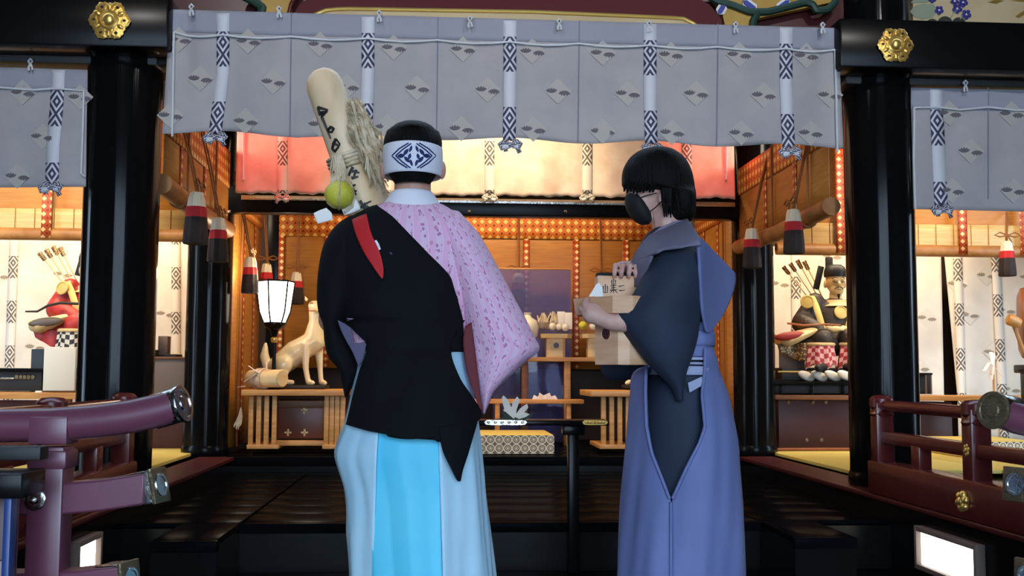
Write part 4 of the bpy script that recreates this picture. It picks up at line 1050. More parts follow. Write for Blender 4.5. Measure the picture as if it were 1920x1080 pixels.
# =================================================================== ALTAR
def altar_table(x0, x1, y0, Y, label, sl0, sl1, chest, flip=1):
    t = thing('altar_table', label, 'table', at((x0 + x1) / 2, 845, Y))
    partbox('top', x0, y0, x1, y0 + 11, Y - .05, .62, 'wood', t)
    for g0, g1 in (sl0, sl1):
        n = 4
        for k in range(n):
            x = g0 + (g1 - g0) * k / (n - 1); partbox('slat', x - 4.5, y0 + 11, x + 4.5, 836, Y + .0, .03, 'wood', t)
            if k in (0, n - 1): partbox('leg', x - 4.5, y0 + 11, x + 4.5, 840, Y + .42, .04, 'wood', t)
        partbox('foot_rail', g0 - 8, 834, g1 + 8, 842, Y - .02, .5, 'wood', t)
    if chest:
        a, b = chest; k = partbox('chest', a, y0 + 22, b, 822, Y + .10, .4, 'chest_red', t)
        partbox('chest_lid', a, y0 + 20, b, y0 + 34, Y + .09, .42, 'wood_dark', t)
        for x, y in ((570, y0 + 38), (540, 811), (571, 811)):
            for w_, h_ in ((.05, .014), (.014, .05)): MB().box(at(x, y, Y + .095), (w_, .006, h_), .002).build('fitting', 'trim_cream', t)
        partbox('base_board', a - 4, 826, b + 10, 836, Y + .05, .06, 'wood', t)
    return t
altar_table(452, 648, 731, 7.60, 'wooden altar table with slatted sides carrying the white fox', (470, 514), (612, 642), (519, 612))
altar_table(1108, 1300, 733, 7.60, 'wooden altar table with slatted legs behind the person with the box', (1132, 1178), (1255, 1290), None)

# white foxes
def fox(px, label, mir=1, full=True):
    Y = 8.02; s = pxm(Y)
    Xf = lambda x, y, d=0: at(px + (x - 580) * mir, y, Y + d)
    t = thing('fox_statue', label, 'statue', Xf(575, 722))
    # sits looking out past the viewer; x to the right is its front
    blob([('c', Xf(524, 686), .085, Xf(556, 660), .095), ('c', Xf(556, 660), .092, Xf(590, 640), .082), ('c', Xf(588, 640), .085, Xf(592, 606), .055),
          ('c', Xf(592, 606), .05, Xf(590, 580), .046), ('e', Xf(590, 574, -.01), (.05, .055, .043)), ('c', Xf(592, 575, -.03), .033, Xf(602, 581, -.12), .018),
          ('c', Xf(575, 562, .02), .016, Xf(571, 554, .03), .004), ('c', Xf(600, 562, .02), .016, Xf(602, 554, .03), .004),
          ('c', Xf(573, 648, -.06), .036, Xf(573, 690, -.07), .024), ('c', Xf(573, 690, -.07), .023, Xf(578, 717, -.08), .021), ('c', Xf(578, 717, -.08), .022, Xf(586, 718, -.10), .02),
          ('c', Xf(598, 652, .04), .034, Xf(600, 690, .04), .023), ('c', Xf(600, 690, .04), .022, Xf(602, 717, .03), .020), ('c', Xf(602, 717, .03), .022, Xf(609, 718, .01), .02),
          ('e', Xf(530, 684, -.09), (.075, .05, .07)), ('c', Xf(534, 700, -.11), .028, Xf(530, 716, -.11), .022), ('c', Xf(528, 717, -.11), .022, Xf(548, 717, -.12), .02),
          ('c', Xf(512, 700), .06, Xf(506, 716), .05), ('c', Xf(506, 700, .05), .04, Xf(496, 668, .06), .035), ('c', Xf(496, 668, .06), .035, Xf(498, 645, .06), .015)], .010, 'body', 'fox_white', t, 4)
    mb = MB()
    for x, d in ((584, -.058), (600, -.052)): mb.tube([Xf(x - 3, 569, d), Xf(x, 567, d - .004), Xf(x + 3, 569, d)], .0035, 6)
    mb.tube([Xf(591, 583, -.10), Xf(580, 583, -.06), Xf(576, 580, -.03)], .003, 6)
    mb.build('face_lines', 'robe_lining', t)
    bs = MB(); a = Xf(498, 722); b = Xf(614, 722)
    bs.box(((a.x + b.x) / 2, Y - .03, a.z - .012), (abs(b.x - a.x), .36, .024), .006); bs.build('base', 'matte_black', t)
    return t
fox(580, 'glossy white fox statue seated on the altar beside the paper lamp')
fox(1205, 'white fox statue mostly hidden behind the person with the box', -1)
# paper lamp
def bonbori(label):
    Y = 7.77; s = pxm(Y); t = thing('paper_lamp', label, 'lamp', at(513, 728, Y))
    ce = at(515, 606, Y); top = at(517, 528, Y); H = top.z - ce.z; r0 = 19 * s; r1 = 35 * s
    prof = [(r0, 0), (r0 * 1.45, H * .28), (r1, H)]
    sh = MB(); P = [[ce + Vector((r * math.cos(k * PI / 3 + .3), r * math.sin(k * PI / 3 + .3), h)) for k in range(6)] for r, h in prof]
    sh.grid(P, cu=True).build('shade', 'lamp_paper', t, smooth=0)
    fr = MB()
    for k in range(6):
        fr.tube([p + Vector((math.cos(k * PI / 3 + .3), math.sin(k * PI / 3 + .3), 0)) * .003 for p in [P[j][k] for j in range(3)]], .006, 6)
        for j in (0, 2): fr.tube([P[j][k], P[j][(k + 1) % 6]], .007, 6)
    fr.build('frame', 'lacquer_flat', t)
    MB().lathe([(.012, -.10), (.022, -.09), (.03, -.05), (.07, -.025), (.085, -.008), (.085, .004), (.02, .006)], ce, 24).build('holder', 'lacquer_flat', t)
    MB().lathe([(.02, -.14), (.026, -.125), (.026, -.11), (.016, -.10)], ce, 16).build('collar', 'gold_smooth', t)
    MB().tube([ce - Vector((0, 0, .12)), at(513, 724, Y)], .014, 10).build('pole', 'lacquer_flat', t)
    MB().lathe([(.06, 0), (.06, .012), (.035, .025), (.015, .04)], at(513, 727, Y), 20).build('foot', 'lacquer_flat', t)
    d = bpy.data.lights.new('bulb', 'POINT'); d.energy = 16; d.color = (1, .78, .5); d.shadow_soft_size = .06
    q = bpy.data.objects.new('bulb', d); COL.objects.link(q); q.location = Vector(top) + Vector((0, 0, .03)) - parent_base(t); q.parent = t
bonbori('white paper lamp on a thin black pole in front of the white fox')
# log tied with straw and paper, beside the lamp
t = thing('tied_log', 'short wooden log tied with straw and white folded paper on the altar table edge', 'log', at(505, 728, 7.60))
a = at(470, 710, 7.74); b = at(530, 709.5, 7.57)
MB().lathe([(.002, 0), (.058, .0), (.062, .006), (.062, (b - a).length - .006), (.056, (b - a).length), (.002, (b - a).length)], a, 24, b - a).build('log', 'wood_pale', t)
mb = MB()
for k in range(5):
    p = a.lerp(b, .25 + k * .05); q = (b - a).normalized(); u1 = q.orthogonal().normalized(); u2 = q.cross(u1)
    mb.tube([p + (u1 * math.cos(w * PI / 8) + u2 * math.sin(w * PI / 8)) * .067 for w in range(17)], .008, 6, caps=False)
mb.build('straw_rope', 'straw', t)
for x0, y0, x1, y1 in ((466, 686, 486, 700), (500, 678, 500, 698), (458, 716, 482, 700), (512, 704, 530, 695), (446, 726, 460, 724)):
    p = at(x0, y0, 7.62); q = at(x1, y1, 7.62); d = q - p
    MB().box((p + q) / 2, (.035, .004, d.length), .001, rot=d.to_track_quat('Z', 'Y').to_matrix()).build('paper_strip', 'paper', t)
t = thing('straw_whisk', 'small pale straw bundle hanging by the slatted side of the fox altar', 'straw bundle', at(445, 805, 7.62))
mb = MB()
for k in range(14):
    x = 438 + random.random() * 14; mb.tube([at(452, 762, 7.62), at((452 + x) / 2 + 2, 780, 7.60), at(x, 796 + random.random() * 10, 7.60)], .004, 5)
mb.build('stalks', 'straw', t); MB().tube([at(456, 744, 7.62), at(452, 764, 7.62)], .006, 6).build('cord', 'cord_brown', t)
# two-tier offering shelf
t = thing('offering_shelf', 'tall wooden offering shelf carrying the pale offering stands', 'shelf', at(1100, 838, 8.62))
partbox('top', 955, 670, 1215, 678, 8.60, .30, 'wood', t)
for x in (1058, 1190): partbox('post', x, 678, x + 12, 836, 8.62, .05, 'wood', t)
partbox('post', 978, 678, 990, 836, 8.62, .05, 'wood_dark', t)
t = thing('low_offering_table', 'low wooden table with white offerings in front of the offering shelf', 'table', at(1010, 838, 8.36))
partbox('top', 890, 749, 1095, 757, 8.35, .2, 'wood', t)
for x in (928, 1062): partbox('leg', x, 757, x + 9, 837, 8.37, .04, 'wood', t)
t = thing('paper_offering', 'white folded paper offering on the low wooden table', 'offering', at(1022, 749, 8.42))
for x, h, w in ((1010, 9, .05), (1022, 13, .06), (1034, 8, .05)):
    p = at(x, 749, 8.42); MB().prism([p + Vector((-w, 0, 0)), p + Vector((w, 0, 0)), p + Vector((w * .6, 0, h * pxm(8))), p + Vector((-.01, 0, h * .6 * pxm(8))), p + Vector((-w * .7, 0, h * pxm(8)))], (0, .03, 0)).build('paper_fold', 'paper', t)
def sanbo(ce, w, hb, wt, ht, rz, label, material='wood_pale', hole=.022):
    """offering stand: chamfered base with round holes, tray with raised rim"""
    ce = Vector(ce); t = thing('offering_stand', label, 'offering stand', ce)
    def octa(h, k, z): 
        q = [(h, -h + k), (h, h - k), (h - k, h), (-h + k, h), (-h, h - k), (-h, -h + k), (-h + k, -h), (h - k, -h)]
        R = Matrix.Rotation(rz, 3, 'Z'); return [ce + R @ Vector((x, y, z)) for x, y in q]
    bm_ = MB(); h = w / 2; k = w * .16
    bm_.grid([octa(h, k, 0), octa(h, k, hb)], cu=True); bm_.f.append(tuple(range(8, 16))); bm_.uv.append(None)
    b_ = bm_.build('base', material, t, smooth=0); solid(b_, .008, -1)
    for sx, sy in ((0, -1), (-1, 0), (1, 0)):
        R = Matrix.Rotation(rz, 3, 'Z'); d = R @ Vector((sx, sy, 0)); p = ce + d * (h + .0005) + Vector((0, 0, hb * .62))
        MB().lathe([(hole, 0), (hole * .98, .002), (.001, .0022)], p, 22, d).build('hole', 'chest_maroon', t)
        MB().lathe([(hole, .0), (hole * 1.12, .003), (hole * 1.12, .0)], p, 22, d).build('hole_rim', material, t)
    tr = MB(); H = wt / 2; K = wt * .16
    tr.grid([octa(H * .96, K, hb), octa(H, K, hb + ht), octa(H - .008, K, hb + ht), octa(H * .96 - .008, K, hb + .008)], cu=True)
    tr.f.append(tuple(range(8))); tr.f.append(tuple(range(24, 32))); tr.uv += [None, None]
    tr.build('tray', material, t, smooth=0)
    return t
Ysb = 8.75
p = at(1041, 670, Ysb); sanbo(p, .155, .155, .26, .035, 0, 'pale wooden offering stand with round hole, carrying dried squid and white paper')
p2 = at(1118, 670, Ysb); sanbo(p2, .155, .155, .26, .035, 0, 'pale wooden offering stand with round hole, carrying yellow fruit, beside the held box')
t = thing('dried_offering', 'bundle of curled brown dried seafood on the offering stand', 'dried food', at(1036, 625, Ysb))
mb = MB()
for k in range(16):
    x = 1012 + random.random() * 34; y = 612 + random.random() * 6; p = at(x, y, Ysb - .02)
    mb.tube([p, p + Vector((.02 * random.uniform(-1, 1), -.03, .05)), p + Vector((.03 * random.uniform(-1, 1), -.01, .10 + .03 * random.random()))], [.008, .010, .005], 6)
mb.build('strips', 'straw', t)
for x, y0, w_ in ((1052, 584, 'touching the dried seafood'), (1066, 586, 'farther from the dried seafood')):
    boxthing('paper_packet', 'upright white paper packet on the offering stand, ' + w_, 'paper', x - 7, y0, x + 7, 617, Ysb + .03, .015, 'paper', .002, 'paper packets')
for x, y, r, w_ in ((1036, 612, 7, 'first'), (1048, 613, 6, 'second'), (1060, 614, 7, 'third')):
    q = at(x, y, Ysb - .07); tag(MB().ell(q, (r * pxm(Ysb),) * 3, 14, 9).build('rice_ball', 'porcelain', loc=q - Vector((0, 0, r * pxm(Ysb)))), 'small white round offering on the stand with dried seafood, %s from the sake bottle' % w_, 'offering', 'white round offerings')
q = at(1093, 610, Ysb - .05); tag(MB().ell(q, (.036, .036, .034), 18, 11).build('yellow_fruit', 'citrus', loc=q - Vector((0, 0, .034))), 'yellow citrus fruit on the offering stand beside the held box', 'fruit')
q = at(1112, 612, Ysb - .03); tag(MB().ell(q, (.034, .036, .03), 18, 11).build('white_radish', 'porcelain', loc=q - Vector((0, 0, .03))), 'pale round vegetable beside the yellow fruit on the offering stand', 'vegetable')
q = at(989, 670, 8.70)
tag(MB().lathe([(.030, 0), (.034, .01), (.045, .11), (.085, .20), (.092, .25), (.075, .30), (.035, .325), (.026, .345), (.034, .365), (.03, .366), (.02, .34)], q, 26).build('sake_bottle', 'porcelain', loc=q), 'white porcelain sake bottle beside the clear acrylic screen', 'bottle')
# clear acrylic screen; cool reflections partly tinted into its colour
t = thing('acrylic_screen', 'clear acrylic screen tinted with a blue daylight reflection behind the offering stands', 'screen', at(1000, 836, 9.0))
a = at(925, 505, 8.95); b = at(1070, 505, 8.95); zb_ = ZH + .002
MB().box(((a.x + b.x) / 2, 8.95, (a.z + zb_) / 2), (b.x - a.x, .008, a.z - zb_), .002).build('sheet', 'acrylic', t)
MB().box(((a.x + b.x) / 2, 8.95, a.z + .008), (b.x - a.x, .014, .014), .003).build('top_edge', 'wood', t)
# thick tatami pad with ring border
t = thing('tatami_pad', 'thick tatami pad with grey ring-patterned border in front of the altar', 'tatami pad', at(960, 850, 7.6))
x0 = at(700, 840, 7.6).x; x1 = at(1039, 840, 7.6).x; z1_ = at(960, 816, 7.6).z
MB().box(((x0 + x1) / 2, 7.965, (ZH + z1_) / 2 + .001), (x1 - x0, .71, z1_ - ZH - .004), .006).build('mat', 'tatami', t)
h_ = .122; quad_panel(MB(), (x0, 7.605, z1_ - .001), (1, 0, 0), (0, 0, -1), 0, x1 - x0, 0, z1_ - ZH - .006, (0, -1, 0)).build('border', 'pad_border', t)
quad_panel(MB(), (x1 + .001, 7.605, z1_ - .001), (0, 1, 0), (0, 0, -1), 0, .71, 0, z1_ - ZH - .006, (1, 0, 0)).build('border', 'pad_border', t)
# black tamagushi table on the lower floor
t = thing('black_stand', 'narrow black lacquered stand with ornate metal fittings behind the two people', 'table', at(1075, 1066, 4.82))
zt_ = at(1000, 788, 4.82).z
a = at(815, 794, 4.82); b = at(1142, 794, 4.82)
MB().box(((a.x + b.x) / 2, 4.90, zt_ - .012), (b.x - a.x, .17, .024), .004).build('top', 'lacquer_flat', t)
for x in (860, 1076):
    q = at(x, 900, 4.85); MB().box((q.x, 4.88, (zt_ - .02) / 2), (.05, .06, zt_ - .03), .006).build('leg', 'lacquer_flat', t)
    MB().box((q.x, 4.88, zt_ - .045), (.10, .08, .045), .006).build('bracket', 'lacquer_flat', t)
def fitting(x0, x1, material):
    R = [(x0, 792), (x0 + 4, 788), (x0 + 12, 787.5), (x1 - 10, 788), (x1 - 2, 789), (x1, 792), (x1 - 3, 796), (x1 - 12, 797), (x0 + 12, 797), (x0 + 3, 796)]
    mb = MB(); poly(mb, R, lambda x, y: 4.808, .006)
    for k in range(6): mb.ell(at(x0 + 8 + (x1 - x0 - 16) * k / 5, 792, 4.806), (.008, .003, .006), 10, 6)
    mb.build('metal_fitting', material, t)
fitting(908, 988, 'silver'); fitting(1092, 1140, 'gold_smooth')  # like fittings; daylight and warm reflections put into their metal colours
t = thing('sakaki_branch', 'sprig of white lily-like paper flowers with dark leaves lying on the black stand', 'branch', at(962, 788, 4.86))
for k, pts in enumerate(([(964, 790), (962, 772), (952, 750), (944, 742), (941, 748), (946, 766), (956, 788)], [(966, 788), (968, 768), (974, 750), (970, 744), (961, 756), (958, 774), (960, 788)], [(968, 788), (980, 776), (990, 764), (988, 758), (976, 766), (966, 780)], [(968, 788), (988, 786), (996, 778), (984, 774), (970, 780)], [(962, 786), (950, 780), (944, 768), (950, 768), (960, 776)])):
    solid(poly(MB(), pts, lambda x, y: 4.83 - (790 - y) * .0006 - k * .004, .004).build('petal', 'petal', t), .002)
for pts in ([(960, 790), (946, 782), (940, 770), (948, 772), (964, 786)], [(966, 788), (986, 782), (1000, 772), (996, 782), (974, 792)], [(958, 792), (966, 782), (978, 788), (974, 791), (966, 791)], [(954, 786), (938, 786), (946, 778)]):
    poly(MB(), pts, lambda x, y: 4.81 - (790 - y) * .0006, .005).build('leaf', 'leaf_green', t)
MB().tube([at(968, 796, 4.83), at(964, 782, 4.84), at(960, 770, 4.845)], .006, 6).build('stem', 'leaf_green', t)

# =================================================================== RAILINGS
def stud(ce, r, parent, material, flower=False, d=(0, -1, 0)):
    if flower:
        mb = MB(); dv = Vector(d).normalized(); u1 = dv.orthogonal().normalized(); u2 = dv.cross(u1)
        for k in range(6):
            a = k * PI / 3; mb.ell(Vector(ce) + (u1 * math.cos(a) + u2 * math.sin(a)) * r * .62 + dv * r * .2, (r * .42,) * 3, 10, 7)
        mb.ell(Vector(ce) + dv * r * .35, (r * .45,) * 3, 10, 7); return mb.build('stud', material, parent)
    return MB().lathe([(r, 0), (r * 1.05, r * .12), (r * .9, r * .22), (r * .68, r * .22), (r * .66, r * .4), (r * .45, r * .7), (r * .2, r * .85), (.001, r * .88)], ce, 28, d).build('stud', material, parent)
def veranda_fence(X, s, label):
    """low fence along the veranda edge; s = +1 when the steps lie towards -X"""
    t = thing('veranda_fence', label, 'fence', (X, 4.3, ZH))
    Y0, Y1 = 3.1, 5.14
    MB().box((X, (Y0 + Y1) / 2, ZH + .08), (.11, Y1 - Y0, .16), .012).build('sill', 'maroon', t)
    MB().box((X, (Y0 + Y1) / 2, .602), (.055, Y1 - Y0 - .03, .056), .008).build('middle_rail', 'maroon', t)
    MB().tube([(X, Y0, .753), (X, 4.0, .75), (X, Y1 - .05, .752)], .027, 14).build('top_rail', 'maroon', t)
    for y in (5.08, 4.16, 3.25):
        MB().box((X, y, (ZH + .72) / 2 + .06), (.085, .085, .72 - ZH - .02), .008).build('post', 'maroon', t)
        MB().lathe([(.05, 0), (.058, .012), (.05, .024), (.042, .03), (.056, .045), (.056, .085), (.04, .10), (.002, .104)], (X, y, .70), 18).build('post_cap', 'maroon', t)
    for y in (4.66, 3.7):
        MB().box((X, y, .53), (.06, .085, .11), .006).build('strut', 'maroon', t)
    for y, r, z in ((4.16, .028, .602), (4.16, .042, ZH + .075), (3.25, .042, ZH + .075)):
        stud((X - s * (.03 if z > .5 else .056), y, z), r, t, 'gold_smooth', True, (-s, 0, 0))
    return t
veranda_fence(2.13, 1, 'low maroon lacquered fence along the veranda beside the drum')
veranda_fence(-1.47, -1, 'low maroon lacquered fence along the veranda below the red-robed statue')
def end_cap(ce, d, w, h, parent, round_=False, band='silver', face='bronze'):
    """metal shoe at a rail end: bright band and engraved face plate; d = outward direction"""
    ce = Vector(ce); d = Vector(d).normalized()
    if round_:
        mb = MB().lathe([(w * .5, -.085), (w * .535, -.08), (w * .53, -.004), (w * .5, 0)], ce, 30, d); mb.build('cap_band', band, parent)
        f = MB().lathe([(w * .56, -.008), (w * .58, 0), (w * .56, .006), (w * .44, .007), (w * .42, .003), (w * .25, .004), (w * .22, .008), (.001, .009)], ce, 30, d).build('cap_face', face, parent)
    else:
        R = d.to_track_quat('Y', 'Z').to_matrix()
        MB().box(ce - d * .035, (w * 1.06, .075, h * 1.06), .004, rot=R).build('cap_band', band, parent)
        f = MB().box(ce + d * .004, (w * 1.12, .012, h * 1.12), .003, rot=R).build('cap_face', face, parent)
        MB().lathe([(h * .38, 0), (h * .36, .004), (h * .28, .004), (h * .26, .001), (.001, .002)], ce + d * .0095, 20, d).build('cap_medallion', band, f)
    return f
Y = 3.02
t = thing('front_railing', 'sky-tinted maroon lacquered railing with upturned top rail and round chrome stud, before the red-robed statue', 'railing', (at(90, 1080, Y).x, Y, 0))
path = [(-260, 806), (-120, 800), (0, 798), (100, 796), (180, 790), (250, 780), (300, 769), (338, 758)]
MB().tube([at(x, y, Y - .0) for x, y in path], [.046] * 8, 20).build('top_rail', 'maroon_sky_sheen', t)
d = at(338, 758, Y) - at(300, 769, Y); end_cap(at(341, 757, Y), d + Vector((0, -.012, 0)), .092, .092, t, True, face='silver')
a = at(-240, 947, Y); b = at(272, 914, Y)
def rail_box(pts, h, w, nm, parent):
    P = [Vector(at(x, y, Y)) for x, y in pts]; mb = MB(); R = []
    for p in P: R.append([p + Vector((0, w * i, h * k)) for i, k in ((-.5, -.5), (-.5, .5), (.5, .5), (.5, -.5))])
    mb.grid(R, cu=True); mb.f += [(0, 1, 2, 3), tuple(len(mb.v) - 4 + q for q in range(4))]; mb.uv += [None, None]
    ob = mb.build(nm, 'maroon_sky_sheen', parent, smooth=30); bv = ob.modifiers.new('bev', 'BEVEL'); bv.width = .006; bv.segments = 2; bv.limit_method = 'ANGLE'; return ob
rail_box([(-240, 936), (40, 935), (125, 933), (200, 926), (278, 914)], .084, .075, 'middle_rail', t)
d = at(290, 911, Y) - at(262, 917, Y); end_cap(at(296, 910, Y), d + Vector((0, -.010, 0)), .075, .086, t)
rail_box([(-240, 1102), (40, 1101), (140, 1098), (232, 1088)], .088, .08, 'lower_rail', t)
d = at(232, 1088, Y) - at(200, 1092, Y); end_cap(at(240, 1087, Y), d + Vector((0, -.014, 0)), .08, .09, t)
q = at(92, 1000, Y); pz = at(92, 836, Y).z
MB().box((q.x, Y, pz / 2), (.092, .092, pz), .006).build('post', 'maroon_sky_sheen', t)
MB().box((q.x + .003, Y, at(92, 806, Y).z), (.102, .10, .075), .006).build('post_block', 'maroon_sky_sheen', t)
MB().box((q.x + .003, Y, at(92, 860, Y).z), (.104, .104, .05), .008).build('post_collar', 'maroon_sky_sheen', t)
stud((at(78, 933, Y).x, Y - .046, at(78, 933, Y).z), .028, t, 'silver')
q = at(-180, 1000, Y); MB().box((q.x, Y, pz / 2), (.092, .092, pz), .006).build('post', 'maroon_sky_sheen', t)
t = thing('front_railing', 'sky-tinted maroon lacquered railing with bronze oval end cap, before the drum', 'railing', (at(2040, 1080, Y).x, Y, 0))
path = [(1872, 772), (1905, 784), (1960, 796), (2040, 806), (2200, 812)]
MB().tube([at(x, y, Y) for x, y in path], .046, 20).build('top_rail', 'maroon_sky_sheen', t)
end_cap(at(1862, 769, Y), Vector((-1, -.42, .12)), .096, .096, t, True)
rail_box([(1925, 912), (1990, 925), (2070, 934), (2200, 936)], .084, .075, 'middle_rail', t)
end_cap(at(1908, 908, Y), Vector((-1, -.42, .10)), .078, .088, t)
rail_box([(1940, 1084), (2000, 1092), (2200, 1100)], .088, .08, 'lower_rail', t)
end_cap(at(1930, 1082, Y), Vector((-1, -.42, .08)), .08, .09, t)
q = at(2046, 1000, Y); MB().box((q.x, Y, pz / 2), (.092, .092, pz), .006).build('post', 'maroon_sky_sheen', t)
MB().box((q.x, Y, at(2046, 812, Y).z), (.102, .10, .075), .006).build('post_block', 'maroon_sky_sheen', t)
# lit panels set in the veranda faces
for X, s, lab in ((FXR, 1, 'white lit panel in a black frame set in the veranda face below the maroon fence'), (FXL, -1, 'small white lit panel in the veranda face behind the sky-tinted maroon railing')):
    y0, y1, z0, z1 = (4.08, 4.58, .085, .225) if s > 0 else (4.27, 4.52, .085, .225)
    t = thing('floor_light', lab, 'light', (X, (y0 + y1) / 2, z0))
    MB().box((X - s * .012, (y0 + y1) / 2, (z0 + z1) / 2), (.012, y1 - y0, z1 - z0), .002).build('diffuser', 'panel_light', t)
    fr = MB(); w = .022
    for yy in (y0 - w / 2, y1 + w / 2): fr.box((X - s * .02, yy, (z0 + z1) / 2), (.04, w, z1 - z0 + 2 * w), .003)
    for zz in (z0 - w / 2, z1 + w / 2): fr.box((X - s * .02, (y0 + y1) / 2, zz), (.04, y1 - y0, w), .003)
    fr.build('frame', 'taupe', t)
# black notice stand with blue edge in front of the near railing
t = thing('notice_stand', 'black low stand with a blue-edged leg in front of the sky-tinted maroon railing post', 'stand', (at(0, 1080, 2.7).x, 2.7, 0))
a = at(-120, 905, 2.72); b = at(58, 905, 2.72); zt_ = at(30, 884, 2.72).z
MB().box(((a.x + b.x) / 2, 2.74, zt_ - .03), (b.x - a.x, .16, .06), .005).build('top_board', 'lacquer_flat', t)
MB().box(((a.x + b.x) / 2 - .02, 2.86, zt_ + .035), (b.x - a.x, .06, .035), .004).build('back_ledge', 'matte_black', t)
q = at(30, 1000, 2.74); MB().box((q.x, 2.70, (zt_ - .06) / 2), (.018, .04, zt_ - .06), .003).build('blue_leg', 'blue_edge', t)
MB().box((q.x - .12, 2.80, (zt_ - .06) / 2), (.20, .02, zt_ - .06), .003).build('front_panel', 'maroon_dark', t)
MB().box((q.x - .09, 2.785, .30), (.10, .012, .26), .003).build('inset_panel', 'maroon', t)

# =================================================================== PERSON WITH THE HEADBAND
YM = 3.57
man = thing('person', 'person in white headband, black jacket over pink kimono and pale blue hakama, seen from behind', 'person', (at(780, 1000, YM).x, YM, 0))
def mp(x, y, d=0): return at(x, y, YM + d)
kn = [('e', mp(774, 287), (.088, .100, .108)), ('e', mp(774, 322, .03), (.066, .075, .075)), ('e', mp(774, 318, .105), (.014, .02, .022)), ('e', mp(774, 340, .07), (.045, .04, .03)),
      ('c', mp(774, 330, .0), .062, mp(773, 400), .064), ('e', mp(719, 319, .005), (.014, .022, .034)), ('e', mp(829, 319, .005), (.014, .022, .034)),
      ('c', mp(773, 395), .07, mp(772, 440), .10), ('e', mp(772, 490), (.185, .11, .14)), ('e', mp(772, 590), (.15, .10, .15)), ('e', mp(775, 690), (.16, .11, .12)),
      ('c', mp(690, 440), .06, mp(650, 470), .05), ('c', mp(650, 470), .048, mp(622, 600, .02), .046), ('c', mp(622, 600, .02), .045, mp(690, 640, .24), .032),
      ('c', mp(855, 440), .06, mp(872, 470), .05), ('c', mp(872, 470), .048, mp(895, 590, .04), .046), ('c', mp(895, 590, .04), .045, mp(800, 610, .26), .032),
      ('c', mp(728, 720), .10, mp(725, 930), .065), ('c', mp(725, 930), .062, mp(722, 1140), .042), ('c', mp(820, 720), .10, mp(825, 930), .065), ('c', mp(825, 930), .062, mp(830, 1140), .042)]
for sx, bx in ((-1, 722), (1, 830)):
    f = mp(bx, 1140); kn += [('c', Vector((f.x, YM, .075)), .042, Vector((f.x, YM + .0, .045)), .042), ('c', Vector((f.x, YM - .03, .035)), .035, Vector((f.x + sx * .02, YM + .17, .028)), .028)]
for (hx, hy) in ((690, 640), (800, 610)):                 # hands closed on the pole in front
    sg = 1 if hx < 740 else -1; h = mp(hx, hy, .24)
    kn += [('e', h + Vector((sg * .03, .03, .01)), (.042, .03, .04))]
    for k in range(4):
        a = h + Vector((sg * .05, .05, .035 - k * .021)); b = a + Vector((sg * .028, .03, 0)); e = b + Vector((sg * .005, -.035 - .004 * (k % 2), 0))
        kn += [('c', a, .0095, b, .009), ('c', b, .009, e, .008)]
    a = h + Vector((sg * .03, .0, .045)); kn += [('c', a, .0105, a + Vector((sg * .035, .01, .02)), .009)]
blob(kn, .0075, 'body', 'skin', man, 3)
HAIR = [(228, 764, 784, .02), (231, 751, 798, .045), (238, 738, 811, .074), (250, 728, 821, .095), (268, 723, 826, .108), (300, 724, 824, .106), (322, 728, 820, .10), (336, 733, 815, .092), (347, 741, 807, .08)]
mb = MB(); ringloft(mb, HAIR[:5], YM, 14, 48); mb.build('hair', 'hair', man, smooth=80)
mb = MB(); ringloft(mb, HAIR[3:], YM, 20, 40, rng=lambda y, xc, hw: (-PI * .98 + (y - 250) * .004, -PI * .02 - (y - 250) * .004)); solid(mb.build('hair_back', 'hair', man, smooth=80), .006)
HB = [(277, 721.5, 827, .111), (290, 720, 828, .113), (304, 720, 828, .1135), (318, 721, 827, .1125), (332, 723, 825, .108)]
mb = MB(); ringloft(mb, HB, YM, 12, 56, rng=lambda y, xc, hw: (-PI * 1.5, PI * .5)); hb = mb.build('headband', 'white_cotton', man, smooth=80); solid(hb, .004)
yh = lambda x, y: surfY(HB, YM, x, y, .0065)
mb = MB()
def lens(cx, cy, w, h, rot=0, n=10):
    q = []
    for k in range(2 * n):
        t = k / n; xx = (-1 + 2 * t) if t <= 1 else (3 - 2 * t); yy = (1 - xx * xx) * (1 if t <= 1 else -1)
        a, b = xx * w, yy * h; q.append((cx + a * math.cos(rot) - b * math.sin(rot), cy + a * math.sin(rot) + b * math.cos(rot)))
    return q
for sg in (-1, 1):
    fx = lambda x: 776 + sg * (x - 776)
    for l in ([(735, 292), (748, 279), (766, 268)], [(735, 292), (748, 305), (764, 315)], [(742, 292), (754, 281), (771, 269)], [(742, 292), (755, 304), (770, 315)]):
        strokes(mb, [[(fx(x), y) for x, y in l]], yh, 1.5, taper=False)
    for cx, cy, w, h, r in ((752, 292, 7, 4.0, .1), (761, 285, 8, 3.4, .9), (763, 299, 8, 3.4, -.8), (770, 279, 7, 2.6, 1.2), (771, 305, 7, 2.6, -1.25), (768, 293, 6, 3, 1.3)):
        poly(mb, lens(fx(cx), cy, w, h, r * (1 if sg > 0 else 1) if sg < 0 else -r), yh, .002)
mb.build('headband_print', 'navy_print', hb)
mb = MB(); ringloft(mb, [(360, 735, 810, .072), (368, 729, 816, .078), (380, 721, 824, .083), (397, 709, 838, .086)], YM, 10, 44); mb.build('white_collar', 'white_cotton', man, smooth=80)
TOR = [(384, 712, 832, .075), (394, 690, 848, .088), (406, 668, 868, .10), (425, 648, 888, .115), (455, 634, 902, .128), (500, 632, 900, .135), (560, 642, 888, .133), (620, 656, 876, .13), (660, 664, 872, .132), (720, 658, 884, .142), (770, 654, 892, .15)]
foldT = lambda a, t, y: .012 * math.sin(a * 9 + y / 40) * min(1, t * 1.6) + .010 * math.sin(a * 5 - y / 23)
